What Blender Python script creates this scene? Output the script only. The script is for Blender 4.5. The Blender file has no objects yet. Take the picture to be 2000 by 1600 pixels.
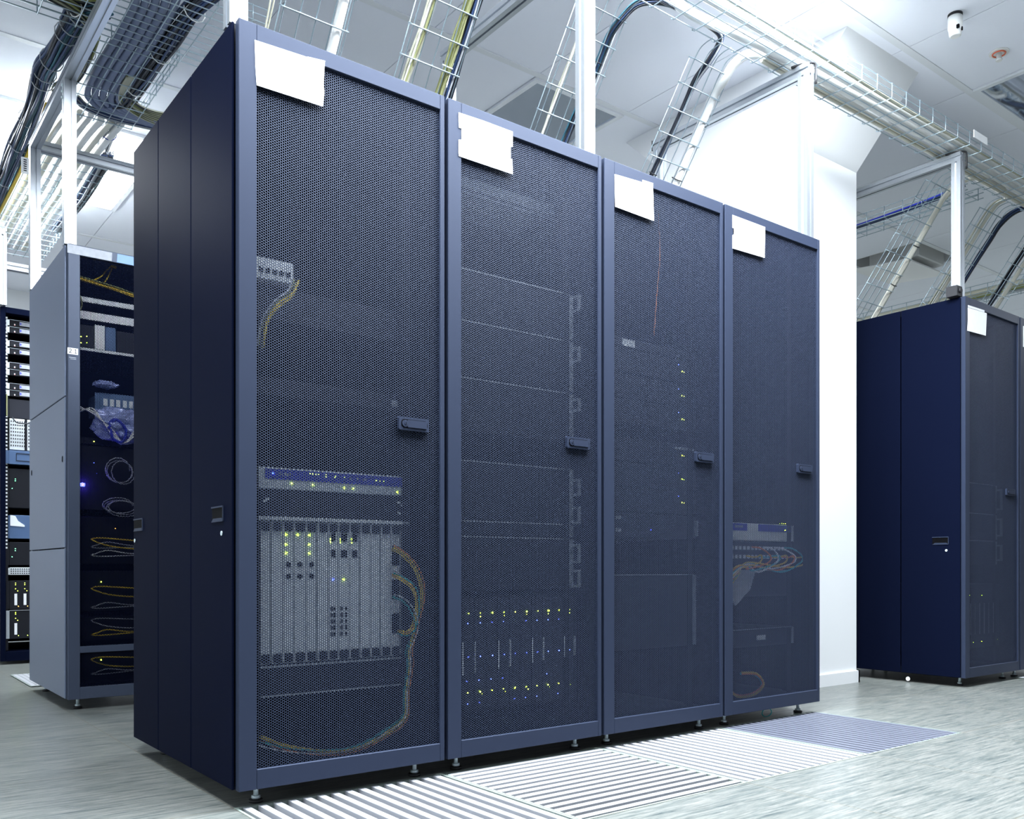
import bpy, math, random
import numpy as np
from mathutils import Vector

# ------------------------------------------------------------------ camera, world, lamps, exposure
SC = bpy.context.scene
COL = SC.collection
cam_d = bpy.data.cameras.new('camera')
cam_d.sensor_width = 36.0
cam_d.lens = 1747.6 / 2000 * 36
cam_d.shift_y = (1108.96 - 800) / 2000
cam_d.clip_start = 0.02
cam_d.clip_end = 100
CAM = bpy.data.objects.new('camera', cam_d)
COL.objects.link(CAM)
CAM.location = (-0.7827, -2.0951, 0.5842)
CAM.rotation_euler = (math.pi / 2, 0, -0.6564)
SC.camera = CAM

SC.view_settings.view_transform = 'Standard'
SC.view_settings.look = 'None'
SC.view_settings.gamma = 1
SC.view_settings.use_curve_mapping = False
SC.view_settings.exposure = 0.8

world = bpy.data.worlds.new('world')
SC.world = world
world.use_nodes = True
world.node_tree.nodes['Background'].inputs[0].default_value = (0.55, 0.68, 1.0, 1)
world.node_tree.nodes['Background'].inputs[1].default_value = 0.05

CEIL = 2.97
LAMP_COL = (0.86, 0.93, 1.0)
# ceiling fixtures: x0, y0, x1, y1, watts
LAMPS = [
    (1.96, -1.17, 2.56, 0.03, 60),
    (1.36, -1.17, 1.96, 0.03, 40),
    (0.76, -1.17, 1.36, 0.03, 40),
    (0.16, -1.17, 0.76, 0.03, 52),
    (-1.04, -1.17, -0.44, 0.03, 62),
    (3.16, -3.57, 3.76, -2.37, 10),  # unseen lamp added for general fill
    (-0.44, 3.05, 0.16, 4.25, 34),
    (0.16, 3.05, 0.76, 4.25, 34),
    (3.16, 2.45, 3.76, 3.65, 80),  # unseen lamp, power raised to brighten the far ceiling
    (7.36, -1.17, 7.96, 0.03, 35),
    (8.0, 2.45, 8.6, 3.65, 90),  # also unseen, strengthened to lighten the far ceiling on the right
]
for (ax, ay, bx_, by_, W) in LAMPS:
    ld = bpy.data.lights.new('ceiling_lamp_light', 'AREA')
    ld.shape = 'RECTANGLE'
    ld.size = bx_ - ax - 0.06
    ld.size_y = by_ - ay - 0.06
    ld.energy = W
    ld.color = LAMP_COL
    lo = bpy.data.objects.new('ceiling_lamp_light', ld)
    lo.location = ((ax + bx_) / 2, (ay + by_) / 2, CEIL - 0.012)
    COL.objects.link(lo)

# ------------------------------------------------------------------ materials
MATS = {}


def mat(name, col, rough=0.5, metal=0.0, emit=None, spec=0.5, bump=None, var=None, coat=0.0, tint=None):
    m = bpy.data.materials.new(name)
    m.use_nodes = True
    nt = m.node_tree
    b = nt.nodes['Principled BSDF']
    b.inputs['Base Color'].default_value = (*col, 1)
    b.inputs['Roughness'].default_value = rough
    b.inputs['Metallic'].default_value = metal
    b.inputs['Specular IOR Level'].default_value = spec
    if tint:
        b.inputs['Specular Tint'].default_value = (*tint, 1)
    if coat:
        b.inputs['Coat Weight'].default_value = coat
        b.inputs['Coat Roughness'].default_value = 0.1
    if emit:
        b.inputs['Emission Color'].default_value = (*emit[0], 1)
        b.inputs['Emission Strength'].default_value = emit[1]
    if bump or var:
        tc = nt.nodes.new('ShaderNodeTexCoord')
        n = nt.nodes.new('ShaderNodeTexNoise')
        n.inputs['Scale'].default_value = (bump or var)[0]
        n.inputs['Detail'].default_value = 3
        nt.links.new(tc.outputs['Object'], n.inputs['Vector'])
        if bump:
            bp = nt.nodes.new('ShaderNodeBump')
            bp.inputs['Strength'].default_value = bump[1]
            bp.inputs['Distance'].default_value = 0.001
            nt.links.new(n.outputs['Fac'], bp.inputs['Height'])
            nt.links.new(bp.outputs['Normal'], b.inputs['Normal'])
        if var:
            r = nt.nodes.new('ShaderNodeValToRGB')
            k = var[1]
            r.color_ramp.elements[0].position = 0.3
            r.color_ramp.elements[1].position = 0.7
            r.color_ramp.elements[0].color = (*[c * (1 - k) for c in col], 1)
            r.color_ramp.elements[1].color = (*[min(1, c * (1 + k)) for c in col], 1)
            nt.links.new(n.outputs['Fac'], r.inputs['Fac'])
            nt.links.new(r.outputs['Color'], b.inputs['Base Color'])
    MATS[name] = m
    return m


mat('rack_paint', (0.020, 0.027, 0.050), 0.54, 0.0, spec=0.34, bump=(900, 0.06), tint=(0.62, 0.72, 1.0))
mat('rack_shade_paint', (0.0034, 0.0052, 0.0160), 0.5, 0.0, spec=0.012, bump=(900, 0.05), tint=(0.35, 0.5, 1.0))  # rack_paint darkened for the sides, their shade put into the colour
mat('rack_inside', (0.006, 0.007, 0.012), 0.7, spec=0.15)
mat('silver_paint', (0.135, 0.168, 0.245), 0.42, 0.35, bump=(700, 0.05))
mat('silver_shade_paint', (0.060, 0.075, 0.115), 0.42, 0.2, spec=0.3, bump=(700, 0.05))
mat('shaded_paper', (0.40, 0.42, 0.47), 0.6, var=(60, 0.1))  # darker copy of white paper, shade put into its colour
mat('aluminium', (0.55, 0.58, 0.62), 0.36, 0.85, bump=(300, 0.05))
mat('bolt_steel', (0.62, 0.72, 0.75), 0.35, 0.3)
mat('zinc_wire', (0.44, 0.54, 0.60), 0.36, 0.7)
mat('black_rubber', (0.012, 0.012, 0.015), 0.6)
mat('white_paper', (0.88, 0.89, 0.90), 0.7, var=(40, 0.02))
mat('white_tape', (0.80, 0.82, 0.86), 0.5, var=(160, 0.12))
mat('black_ink', (0.01, 0.01, 0.012), 0.6)
mat('white_wall', (0.86, 0.87, 0.88), 0.75, bump=(60, 0.05))
mat('grey_wall', (0.10, 0.11, 0.13), 0.8)
mat('ceiling_tile', (0.90, 0.92, 0.99), 0.8, bump=(400, 0.05))
mat('ceiling_grid', (0.80, 0.82, 0.85), 0.45)
mat('ceiling_void', (0.02, 0.02, 0.025), 0.9)
mat('lamp_diffuser', (0.9, 0.92, 0.95), 0.5, emit=((0.86, 0.93, 1.0), 6.0))
mat('mirror_glass', (0.62, 0.68, 0.80), 0.05, 0.9)
mat('white_pipe', (0.84, 0.84, 0.82), 0.35)
mat('cream_pipe', (0.74, 0.72, 0.62), 0.4)
mat('black_cable', (0.018, 0.022, 0.032), 0.4)
mat('navy_cable', (0.025, 0.05, 0.13), 0.4)
mat('teal_dark_cable', (0.04, 0.14, 0.20), 0.4)
mat('grey_hose', (0.19, 0.23, 0.36), 0.45)
mat('grey_cable', (0.40, 0.42, 0.45), 0.45)
mat('olive_cable', (0.24, 0.26, 0.08), 0.5)
mat('cream_cable', (0.52, 0.51, 0.40), 0.45)
mat('white_cable', (0.85, 0.86, 0.86), 0.4)
mat('yellow_cable', (0.80, 0.55, 0.02), 0.4)
mat('lime_cable', (0.27, 0.28, 0.13), 0.4)
mat('teal_cable', (0.02, 0.42, 0.42), 0.4)
mat('orange_cable', (0.80, 0.22, 0.03), 0.4)
mat('blue_cable', (0.03, 0.05, 0.55), 0.4)
mat('blue_band', (0.012, 0.02, 0.42), 0.35)
mat('blue_grey_metal', (0.10, 0.17, 0.32), 0.4, 0.4)
mat('chassis_grey', (0.74, 0.78, 0.80), 0.4, 0.15, bump=(300, 0.03))
mat('card_white', (0.90, 0.93, 0.94), 0.4, 0.1)
mat('device_black', (0.008, 0.009, 0.014), 0.6, spec=0.2)
mat('device_dark', (0.016, 0.018, 0.028), 0.55, spec=0.25)
mat('device_edge', (0.50, 0.54, 0.58), 0.35, 0.4)
mat('port_black', (0.003, 0.003, 0.004), 0.6, spec=0.05)
mat('grate_white', (0.44, 0.45, 0.48), 0.4)
mat('grate_slate', (0.13, 0.14, 0.18), 0.4)
mat('grate_edge', (0.25, 0.30, 0.27), 0.6)
mat('pit_dark', (0.02, 0.02, 0.02), 0.9)
mat('red_plastic', (0.75, 0.16, 0.08), 0.4)
mat('clear_bag', (0.35, 0.42, 0.75), 0.2, 0.1)
mat('led_green', (0.5, 0.9, 0.05), 0.4, emit=((0.62, 1.0, 0.04), 14.0))
mat('led_emerald', (0.1, 0.9, 0.4), 0.4, emit=((0.1, 1.0, 0.45), 10.0))
mat('led_blue', (0.1, 0.1, 0.9), 0.4, emit=((0.06, 0.10, 1.0), 9.0))
mat('led_violet', (0.3, 0.2, 1.0), 0.4, emit=((0.06, 0.13, 1.0), 4.0))
mat('led_red', (0.9, 0.1, 0.05), 0.4, emit=((1.0, 0.10, 0.05), 9.0))
mat('led_orange', (0.9, 0.4, 0.05), 0.4, emit=((1.0, 0.45, 0.05), 10.0))


def floor_material():
    m = bpy.data.materials.new('vinyl_floor')
    m.use_nodes = True
    nt = m.node_tree
    N, Lk = nt.nodes, nt.links
    b = N['Principled BSDF']
    geo = N.new('ShaderNodeNewGeometry')
    sub = N.new('ShaderNodeVectorMath'); sub.operation = 'SUBTRACT'
    sub.inputs[1].default_value = (0.007, 0.04, 0)
    Lk.new(geo.outputs['Position'], sub.inputs[0])
    div = N.new('ShaderNodeVectorMath'); div.operation = 'SCALE'
    div.inputs['Scale'].default_value = 1 / 0.6
    Lk.new(sub.outputs[0], div.inputs[0])
    fl = N.new('ShaderNodeVectorMath'); fl.operation = 'FLOOR'
    Lk.new(div.outputs[0], fl.inputs[0])
    wn = N.new('ShaderNodeTexWhiteNoise')
    Lk.new(fl.outputs[0], wn.inputs['Vector'])
    off = N.new('ShaderNodeVectorMath'); off.operation = 'SCALE'
    off.inputs['Scale'].default_value = 7.0
    Lk.new(wn.outputs['Color'], off.inputs[0])
    st = N.new('ShaderNodeVectorMath'); st.operation = 'MULTIPLY'
    st.inputs[1].default_value = (1.0, 15.0, 1.0)
    Lk.new(geo.outputs['Position'], st.inputs[0])
    ad = N.new('ShaderNodeVectorMath'); ad.operation = 'ADD'
    Lk.new(st.outputs[0], ad.inputs[0]); Lk.new(off.outputs[0], ad.inputs[1])

    def noise(scale, detail, rough):
        n = N.new('ShaderNodeTexNoise')
        n.inputs['Scale'].default_value = scale
        n.inputs['Detail'].default_value = detail
        n.inputs['Roughness'].default_value = rough
        n.inputs['Distortion'].default_value = 0.6
        Lk.new(ad.outputs[0], n.inputs['Vector'])
        return n
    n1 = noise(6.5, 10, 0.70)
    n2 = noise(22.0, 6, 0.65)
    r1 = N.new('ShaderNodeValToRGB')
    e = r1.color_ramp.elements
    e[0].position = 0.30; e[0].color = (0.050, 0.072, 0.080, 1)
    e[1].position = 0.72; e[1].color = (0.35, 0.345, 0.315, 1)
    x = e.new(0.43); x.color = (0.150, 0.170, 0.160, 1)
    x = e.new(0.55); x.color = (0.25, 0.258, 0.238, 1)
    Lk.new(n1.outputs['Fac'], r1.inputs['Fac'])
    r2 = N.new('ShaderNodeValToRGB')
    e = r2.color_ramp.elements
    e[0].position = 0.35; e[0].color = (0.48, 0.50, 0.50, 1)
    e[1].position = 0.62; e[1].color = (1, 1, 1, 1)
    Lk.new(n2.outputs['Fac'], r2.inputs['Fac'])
    mx = N.new('ShaderNodeMix'); mx.data_type = 'RGBA'; mx.blend_type = 'MULTIPLY'
    mx.inputs['Factor'].default_value = 0.65
    Lk.new(r1.outputs['Color'], mx.inputs['A']); Lk.new(r2.outputs['Color'], mx.inputs['B'])
    # seams between the tiles
    fr = N.new('ShaderNodeVectorMath'); fr.operation = 'FRACTION'
    Lk.new(div.outputs[0], fr.inputs[0])
    sp = N.new('ShaderNodeSeparateXYZ'); Lk.new(fr.outputs[0], sp.inputs[0])
    outs = []
    for ax in ('X', 'Y'):
        a = N.new('ShaderNodeMath'); a.operation = 'SUBTRACT'; a.inputs[1].default_value = 0.5
        Lk.new(sp.outputs[ax], a.inputs[0])
        c = N.new('ShaderNodeMath'); c.operation = 'ABSOLUTE'; Lk.new(a.outputs[0], c.inputs[0])
        d = N.new('ShaderNodeMath'); d.operation = 'GREATER_THAN'; d.inputs[1].default_value = 0.4972
        Lk.new(c.outputs[0], d.inputs[0]); outs.append(d)
    mxm = N.new('ShaderNodeMath'); mxm.operation = 'MAXIMUM'
    Lk.new(outs[0].outputs[0], mxm.inputs[0]); Lk.new(outs[1].outputs[0], mxm.inputs[1])
    mx2 = N.new('ShaderNodeMix'); mx2.data_type = 'RGBA'
    mx2.inputs['B'].default_value = (0.16, 0.15, 0.12, 1)
    Lk.new(mxm.outputs[0], mx2.inputs['Factor']); Lk.new(mx.outputs['Result'], mx2.inputs['A'])
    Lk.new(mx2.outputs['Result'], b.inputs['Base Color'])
    b.inputs['Roughness'].default_value = 0.3
    b.inputs['Specular IOR Level'].default_value = 0.45
    MATS['vinyl_floor'] = m


floor_material()

# ------------------------------------------------------------------ mesh helpers


class MB:
    """collects boxes, prisms and tubes for one mesh object"""

    def __init__(self):
        self.v, self.f, self.m, self.s = [], [], [], []

    def face(self, idx, m=0, s=False):
        self.f.append(idx); self.m.append(m); self.s.append(s)

    def box(self, x0, y0, z0, x1, y1, z1, m=0):
        b = len(self.v)
        self.v += [(x0, y0, z0), (x1, y0, z0), (x1, y1, z0), (x0, y1, z0), (x0, y0, z1), (x1, y0, z1), (x1, y1, z1), (x0, y1, z1)]
        for q in ((0, 3, 2, 1), (4, 5, 6, 7), (0, 1, 5, 4), (1, 2, 6, 5), (2, 3, 7, 6), (3, 0, 4, 7)):
            self.face([b + i for i in q], m)
        return self

    def cbox(self, x0, y0, z0, x1, y1, z1, c=0.002, m=0):
        """box with chamfered edges"""
        c = min(c, (x1 - x0) * .45, (y1 - y0) * .45, (z1 - z0) * .45)
        lo, hi = (x0, y0, z0), (x1, y1, z1)
        idx = {}
        for sx in (0, 1):
            for sy in (0, 1):
                for sz in (0, 1):
                    s = (sx, sy, sz)
                    for a in range(3):
                        p = []
                        for k in range(3):
                            e = (lo, hi)[s[k]][k]
                            if k != a:
                                e += c if s[k] == 0 else -c
                            p.append(e)
                        idx[(s, a)] = len(self.v)
                        self.v.append(tuple(p))
        for a in range(3):
            u, w = [(1, 2), (2, 0), (0, 1)][a]
            for side in (0, 1):
                q = []
                for (i, j) in ((0, 0), (1, 0), (1, 1), (0, 1)):
                    s = [0, 0, 0]; s[a] = side; s[u] = i; s[w] = j
                    q.append(idx[(tuple(s), a)])
                if side == 0:
                    q.reverse()
                self.face(q, m)
        for a in range(3):          # edges along axis a
            u, w = [(1, 2), (2, 0), (0, 1)][a]
            for i in (0, 1):
                for j in (0, 1):
                    s0 = [0, 0, 0]; s1 = [0, 0, 0]
                    s0[u] = s1[u] = i; s0[w] = s1[w] = j; s1[a] = 1
                    s0, s1 = tuple(s0), tuple(s1)
                    q = [idx[(s0, u)], idx[(s1, u)], idx[(s1, w)], idx[(s0, w)]]
                    if i == j:
                        q.reverse()
                    self.face(q, m)
        for sx in (0, 1):
            for sy in (0, 1):
                for sz in (0, 1):
                    s = (sx, sy, sz)
                    q = [idx[(s, a)] for a in range(3)]
                    if (sx + sy + sz) % 2 == 0:
                        q.reverse()
                    self.face(q, m)
        return self

    def prism(self, pts, axis, d0, d1, m=0):
        """polygon of 2D points extruded along an axis (0 x, 1 y, 2 z)"""
        def P(a, b, d):
            return [(d, a, b), (a, d, b), (a, b, d)][axis]
        n = len(pts); b = len(self.v)
        self.v += [P(p[0], p[1], d0) for p in pts] + [P(p[0], p[1], d1) for p in pts]
        self.face([b + i for i in range(n)], m)
        self.face([b + n + i for i in reversed(range(n))], m)
        for i in range(n):
            j = (i + 1) % n
            self.face([b + j, b + i, b + n + i, b + n + j], m)
        return self

    def tube(self, pts, r, n=6, m=0, caps=True, smooth=True, rf=None, closed=False):
        P = [Vector(p) for p in pts]
        k = len(P)
        if k < 2:
            return self
        T = []
        for i in range(k):
            if closed:
                d = P[(i + 1) % k] - P[i - 1]
            else:
                d = P[min(i + 1, k - 1)] - P[max(i - 1, 0)]
            if d.length < 1e-9:
                d = Vector((0, 0, 1))
            T.append(d.normalized())
        up = Vector((0, 0, 1)) if abs(T[0].z) < 0.9 else Vector((1, 0, 0))
        u = T[0].cross(up).normalized()
        b = len(self.v)
        for i in range(k):
            u = (u - T[i] * u.dot(T[i]))
            if u.length < 1e-6:
                u = T[i].orthogonal()
            u.normalize()
            w = T[i].cross(u)
            rr = r if rf is None else rf(i)
            for j in range(n):
                a = 2 * math.pi * j / n
                p = P[i] + u * (rr * math.cos(a)) + w * (rr * math.sin(a))
                self.v.append((p.x, p.y, p.z))
        for i in range(k if closed else k - 1):
            i2 = (i + 1) % k
            for j in range(n):
                j2 = (j + 1) % n
                self.face([b + i * n + j, b + i * n + j2, b + i2 * n + j2, b + i2 * n + j], m, smooth)
        if caps and not closed:
            self.face([b + j for j in reversed(range(n))], m)
            self.face([b + (k - 1) * n + j for j in range(n)], m)
        return self

    def cyl(self, p0, p1, r, n=12, m=0):
        return self.tube([p0, p1], r, n, m)

    def mesh(self, name, mats, off=(0, 0, 0)):
        me = bpy.data.meshes.new(name)
        ox, oy, oz = off
        me.from_pydata([(x - ox, y - oy, z - oz) for x, y, z in self.v], [], self.f)
        for k in ([mats] if isinstance(mats, str) else mats):
            me.materials.append(MATS[k])
        me.polygons.foreach_set('material_index', self.m)
        me.polygons.foreach_set('use_smooth', self.s)
        me.update()
        return me


def wloc(o):
    p = Vector((0, 0, 0))
    while o is not None:
        p += o.location
        o = o.parent
    return p


def link(name, me, parent=None, label=None, loc=None):
    o = bpy.data.objects.new(name, me)
    COL.objects.link(o)
    if parent is not None:
        o.parent = parent
    if loc is not None:
        o.location = loc
    if label:
        o['label'] = label
    return o


def part(name, mb, mats, parent, label=None, local=False):
    """one part mesh; coordinates are the world's unless local"""
    off = (0, 0, 0) if local else wloc(parent)
    return link(name, mb.mesh(name, mats, off), parent, label)


def tag(o, label, cat, group=None):
    o['label'] = label
    o['category'] = cat
    if group:
        o['group'] = group
    return o


def thing(name, label, cat, loc=(0, 0, 0), group=None):
    o = bpy.data.objects.new(name, None)
    o.empty_display_size = 0.05
    COL.objects.link(o)
    o.location = loc
    return tag(o, label, cat, group)


def single(name, mb, mats, label, cat, group=None):
    """a thing that is one mesh, its origin at the middle of its base"""
    v = mb.v
    lo = [min(p[i] for p in v) for i in range(3)]
    hi = [max(p[i] for p in v) for i in range(3)]
    c = ((lo[0] + hi[0]) / 2, (lo[1] + hi[1]) / 2, lo[2])
    o = link(name, mb.mesh(name, mats, c))
    o.location = c
    return tag(o, label, cat, group)


def structure(name, mb, mats, parent=None):
    o = link(name, mb.mesh(name, mats), parent)
    o['kind'] = 'structure'
    return o


def smooth(pts, seg=6, closed=False):
    """Catmull-Rom through the points"""
    P = [Vector(p) for p in pts]
    n = len(P)
    out = []
    rng = range(n if closed else n - 1)
    for i in rng:
        p1, p2 = P[i], P[(i + 1) % n]
        p0 = P[i - 1] if (closed or i > 0) else p1 * 2 - p2
        p3 = P[(i + 2) % n] if (closed or i + 2 < n) else p2 * 2 - p1
        for s in range(seg):
            t = s / seg
            out.append(0.5 * ((2 * p1) + (p2 - p0) * t + (2 * p0 - 5 * p1 + 4 * p2 - p3) * t * t + (3 * p1 - p0 - 3 * p2 + p3) * t ** 3))
    if not closed:
        out.append(P[-1])
    return out


def even(pts, step):
    """resample a polyline at an even step"""
    P = [Vector(p) for p in pts]
    out = [P[0]]
    acc = 0.0
    for a, b in zip(P, P[1:]):
        d = (b - a).length
        if d < 1e-9:
            continue
        t = step - acc
        while t <= d:
            out.append(a + (b - a) * (t / d)); t += step
        acc = d - (t - step)
    return out


def strands(mb, path, n, R, r, mats_n, rnd, flat=1.0, sides=5, wob=0.25, mlist=None):
    """n cables twisting loosely together along a path"""
    P = [Vector(p) for p in path]
    k = len(P)
    T = [(P[min(i + 1, k - 1)] - P[max(i - 1, 0)]).normalized() for i in range(k)]
    up = Vector((0, 0, 1)) if abs(T[0].z) < 0.9 else Vector((1, 0, 0))
    u = T[0].cross(up).normalized()
    U = []
    for i in range(k):
        u = (u - T[i] * u.dot(T[i])).normalized()
        U.append((u.copy(), T[i].cross(u)))
    for s in range(n):
        q = R * math.sqrt((s + 0.5) / n)
        a = s * 2.39996 + rnd.uniform(-.3, .3)
        ph, fr = rnd.uniform(0, 6.28), rnd.uniform(0.1, 0.3)
        pts = []
        for i in range(k):
            aa = a + wob * math.sin(ph + i * fr)
            qq = q * (1 + 0.18 * math.sin(ph * 2 + i * fr * 1.7))
            pts.append(P[i] + U[i][0] * (qq * math.cos(aa)) + U[i][1] * (qq * flat * math.sin(aa)))
        mb.tube(pts, r, sides, mlist[s % len(mlist)] if mlist else s % mats_n)


def conduit(mb, path, r, m=0, pitch=0.008, n=10, depth=0.12):
    pts = even(path, pitch / 2)
    mb.tube(pts, r, n, m, rf=lambda i: r * (1 - depth * (i % 2)))


# ------------------------------------------------------------------ room shell
X0, X1, Y0, Y1 = -3.0, 12.0, -5.2, 6.6
GX0, GX1, GY0, GY1 = 0.007, 2.407, -0.56, 0.04          # floor opening for the grate tiles
fm = MB()
for (a, b, c, d) in ((X0, Y0, X1, GY0), (X0, GY1, X1, Y1), (X0, GY0, GX0, GY1), (GX1, GY0, X1, GY1)):
    q = len(fm.v)
    fm.v += [(a, b, 0), (c, b, 0), (c, d, 0), (a, d, 0)]
    fm.face([q, q + 1, q + 2, q + 3], 0)
fm.box(GX0 - .01, GY0 - .01, -0.42, GX1 + .01, GY1 + .01, -0.40, 1)
for (a, b, c, d) in ((GX0 - .02, GY0 - .02, GX0, GY1 + .02), (GX1, GY0 - .02, GX1 + .02, GY1 + .02), (GX0, GY0 - .02, GX1, GY0), (GX0, GY1, GX1, GY1 + .02)):
    fm.box(a, b, -0.40, c, d, -0.001, 1)
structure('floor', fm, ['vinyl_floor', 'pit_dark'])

for nm, (a, b, c, d) in {'wall_left': (X0 - .1, Y0, X0, Y1), 'wall_right': (X1, Y0, X1 + .1, Y1), 'wall_back': (X0, Y1, X1, Y1 + .1), 'wall_front': (X0, Y0 - .1, X1, Y0)}.items():
    structure(nm, MB().box(a, b, 0, c, d, CEIL + 0.05), 'grey_wall' if nm == 'wall_front' else 'white_wall')

# ceiling tiles on a 0.6 x 1.2 grid, open where fixtures and the duct sit
CX, CYY = 0.16, 0.057
HOLES = [(a, b, c, d) for (a, b, c, d, w) in LAMPS]
GLASS = [(1.96, 1.257, 2.56, 2.457), (3.76, -1.143, 4.36, 0.057)]
DUCT = (5.56, 1.257, 6.16, 1.857)
cm = MB()
i0, i1 = math.floor((X0 - CX) / .6), math.ceil((X1 - CX) / .6)
j0, j1 = math.floor((Y0 - CYY) / 1.2), math.ceil((Y1 - CYY) / 1.2)
for i in range(i0, i1):
    for j in range(j0, j1):
        x, y = CX + i * .6, CYY + j * 1.2
        if abs(x - DUCT[0]) < .2 and abs(y - DUCT[1]) < .2:
            cm.box(x + .002, y + .606, CEIL, x + .598, y + 1.198, CEIL + .012, 0)
            continue
        g = 0.0022
        cm.box(max(x + g, X0), max(y + g, Y0), CEIL, min(x + .6 - g, X1), min(y + 1.2 - g, Y1), CEIL + .012, 0)
cm.box(X0, Y0, CEIL + 0.30, X1, Y1, CEIL + 0.32, 1)
ceil = structure('ceiling', cm, ['ceiling_tile', 'ceiling_void'])
tm = MB()
for j in range(j0 + 1, j1):
    y = CYY + j * 1.2
    tm.box(X0, y - .017, CEIL - .004, X1, y + .017, CEIL - .0002, 0)
structure('trim_1', tm, 'ceiling_grid')

# column with its flared head
PX0, PX1, PY0, PY1 = 2.79, 3.40, 0.452, 1.20
pm = MB()
pm.box(PX0, PY0, 0, PX1, PY1, 2.60, 0)
prof = [(PY0, 2.60), (0.125, 2.9695), (1.494, 2.9695), (PY1, 2.70), (PY1, 2.60)]
pm.prism(prof, 0, PX0, PX1, 0)
colm = structure('column', pm, 'white_wall')
bm_ = MB()
bm_.box(PX0 - .012, PY0 - .012, 0, PX1 + .012, PY0, .06)
bm_.box(PX1, PY0 - .012, 0, PX1 + .012, PY1, .06)
bm_.box(PX0 - .012, PY0 - .012, 0, PX0, PY1, .06)
structure('baseboard_column', bm_, 'white_wall')

# ceiling fixtures
lamp_frame, lamp_diff = {}, {}
LAMP_NAMES = [
    'lit ceiling lamp panel over the grates before the right racks of the main row',
    'lit ceiling lamp panel in front of the third rack, third along its line',
    'lit ceiling lamp panel in front of the second rack, second along its line',
    'lit ceiling lamp panel above the aisle before the tall front rack',
    'lit ceiling lamp panel above the camera side of the aisle',
    'added fill lamp panel far out over the open floor in front of the racks',
    'glaring ceiling lamp left of the dark cable bundle in the far aisle',
    'glaring ceiling lamp right of the slim posts in the far aisle',
    'unseen fill lamp panel behind the white column',
    'lit ceiling lamp panel far along the aisle past the right racks',
    'unseen fill lamp panel in the far right corner of the room',
]
for (a, b, c, d, w), lb in zip(LAMPS, LAMP_NAMES):
    t = thing('ceiling_lamp', lb, 'ceiling lamp', ((a + c) / 2, (b + d) / 2, CEIL), 'lamp panels in the ceiling')
    fr = MB()
    for (p, q, r, s) in ((a + .003, b + .003, c - .003, b + .03), (a + .003, d - .03, c - .003, d - .003), (a + .003, b + .03, a + .03, d - .03), (c - .03, b + .03, c - .003, d - .03)):
        fr.box(p, q, CEIL - .016, r, s, CEIL - .0005)
    part('frame', fr, 'ceiling_grid', t)
    part('diffuser', MB().box(a + .03, b + .03, CEIL - .008, c - .03, d - .03, CEIL - .001), 'lamp_diffuser', t)
for (a, b, c, d), lb in zip(GLASS, ('dark reflective ceiling panel above the second and third rack', 'reflective glazed ceiling panel at the right edge of the ceiling')):
    t = thing('glazed_ceiling_panel', lb, 'ceiling panel', ((a + c) / 2, (b + d) / 2, CEIL), 'unlit glazed panels in the ceiling')
    fr = MB()
    for (p, q, r, s) in ((a + .003, b + .018, c - .003, b + .045), (a + .003, d - .045, c - .003, d - .018), (a + .003, b + .045, a + .03, d - .045), (c - .03, b + .045, c - .003, d - .045)):
        fr.box(p, q, CEIL - .012, r, s, CEIL - .0005)
    part('frame', fr, 'ceiling_grid', t)
    part('glass', MB().box(a + .03, b + .045, CEIL - .006, c - .03, d - .045, CEIL - .001), 'mirror_glass', t)

# open ceiling hatch with a white air duct box
a, b, c, d = DUCT
t = thing('ceiling_air_duct', 'open ceiling hatch with a white boxed air duct above the right racks', 'air duct', ((a + c) / 2, (b + d) / 2, CEIL))
dm = MB()
for (p, q, r, s) in ((a, b + .0, a + .01, d), (c - .01, b, c, d), (a + .01, b, c - .01, b + .01), (a + .01, d - .01, c - .01, d)):
    dm.box(p + .001, q + .002, CEIL + .002, r - .001, s - .002, CEIL + .16)
dm.box(a + .001, b + .002, CEIL + .16, c - .001, d - .002, CEIL + .17)
part('shaft', dm, 'white_wall', t)
part('duct_box', MB().cbox(a + .16, b + .10, CEIL - .045, c - .05, d - .10, CEIL + .158, .008), 'white_pipe', t)
lp = MB()
lp.prism([(b + .12, CEIL - .085), (b + .12, CEIL - .095), (d - .02, CEIL - .055), (d - .02, CEIL - .046)], 0, a + .05, c + .02)
part('hatch_flap', lp, 'white_pipe', t)

# smoke detector and sprinkler
t = thing('smoke_detector', 'white cylindrical smoke detector on the ceiling', 'smoke detector', (3.085, -0.205, CEIL))
cx, cy = 3.085, -0.205
part('base', MB().cyl((cx, cy, CEIL - .012), (cx, cy, CEIL - .0005), .030, 20), 'black_rubber', t, 'thin dark base ring')
part('body', MB().tube([(cx, cy, CEIL - .012), (cx, cy, CEIL - .02), (cx, cy, CEIL - .06), (cx, cy, CEIL - .07), (cx, cy, CEIL - .092), (cx, cy, CEIL - .096)], .03, 20, rf=lambda i: (.029, .030, .030, .026, .024, .018)[i]), 'white_pipe', t)
sm = MB()
for s in (-1, 1):
    sm.box(cx + s * .0145 - .005 - .010, cy - .0295, CEIL - .078, cx + s * .0145 + .004 - .010, cy - .019, CEIL - .064)
part('slot', sm, 'port_black', t, 'dark slot')
t = thing('sprinkler_head', 'white sprinkler head with a red ring on the ceiling', 'sprinkler', (3.53, -0.19, CEIL))
cx, cy = 3.53, -0.19
part('plate', MB().cyl((cx, cy, CEIL - .006), (cx, cy, CEIL - .0005), .042, 24), 'white_pipe', t)
part('ring', MB().tube([(cx + .027 * math.cos(k * math.pi / 12), cy + .027 * math.sin(k * math.pi / 12), CEIL - .008) for k in range(24)], .0035, 6, closed=True), 'red_plastic', t, 'red ring')
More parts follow.
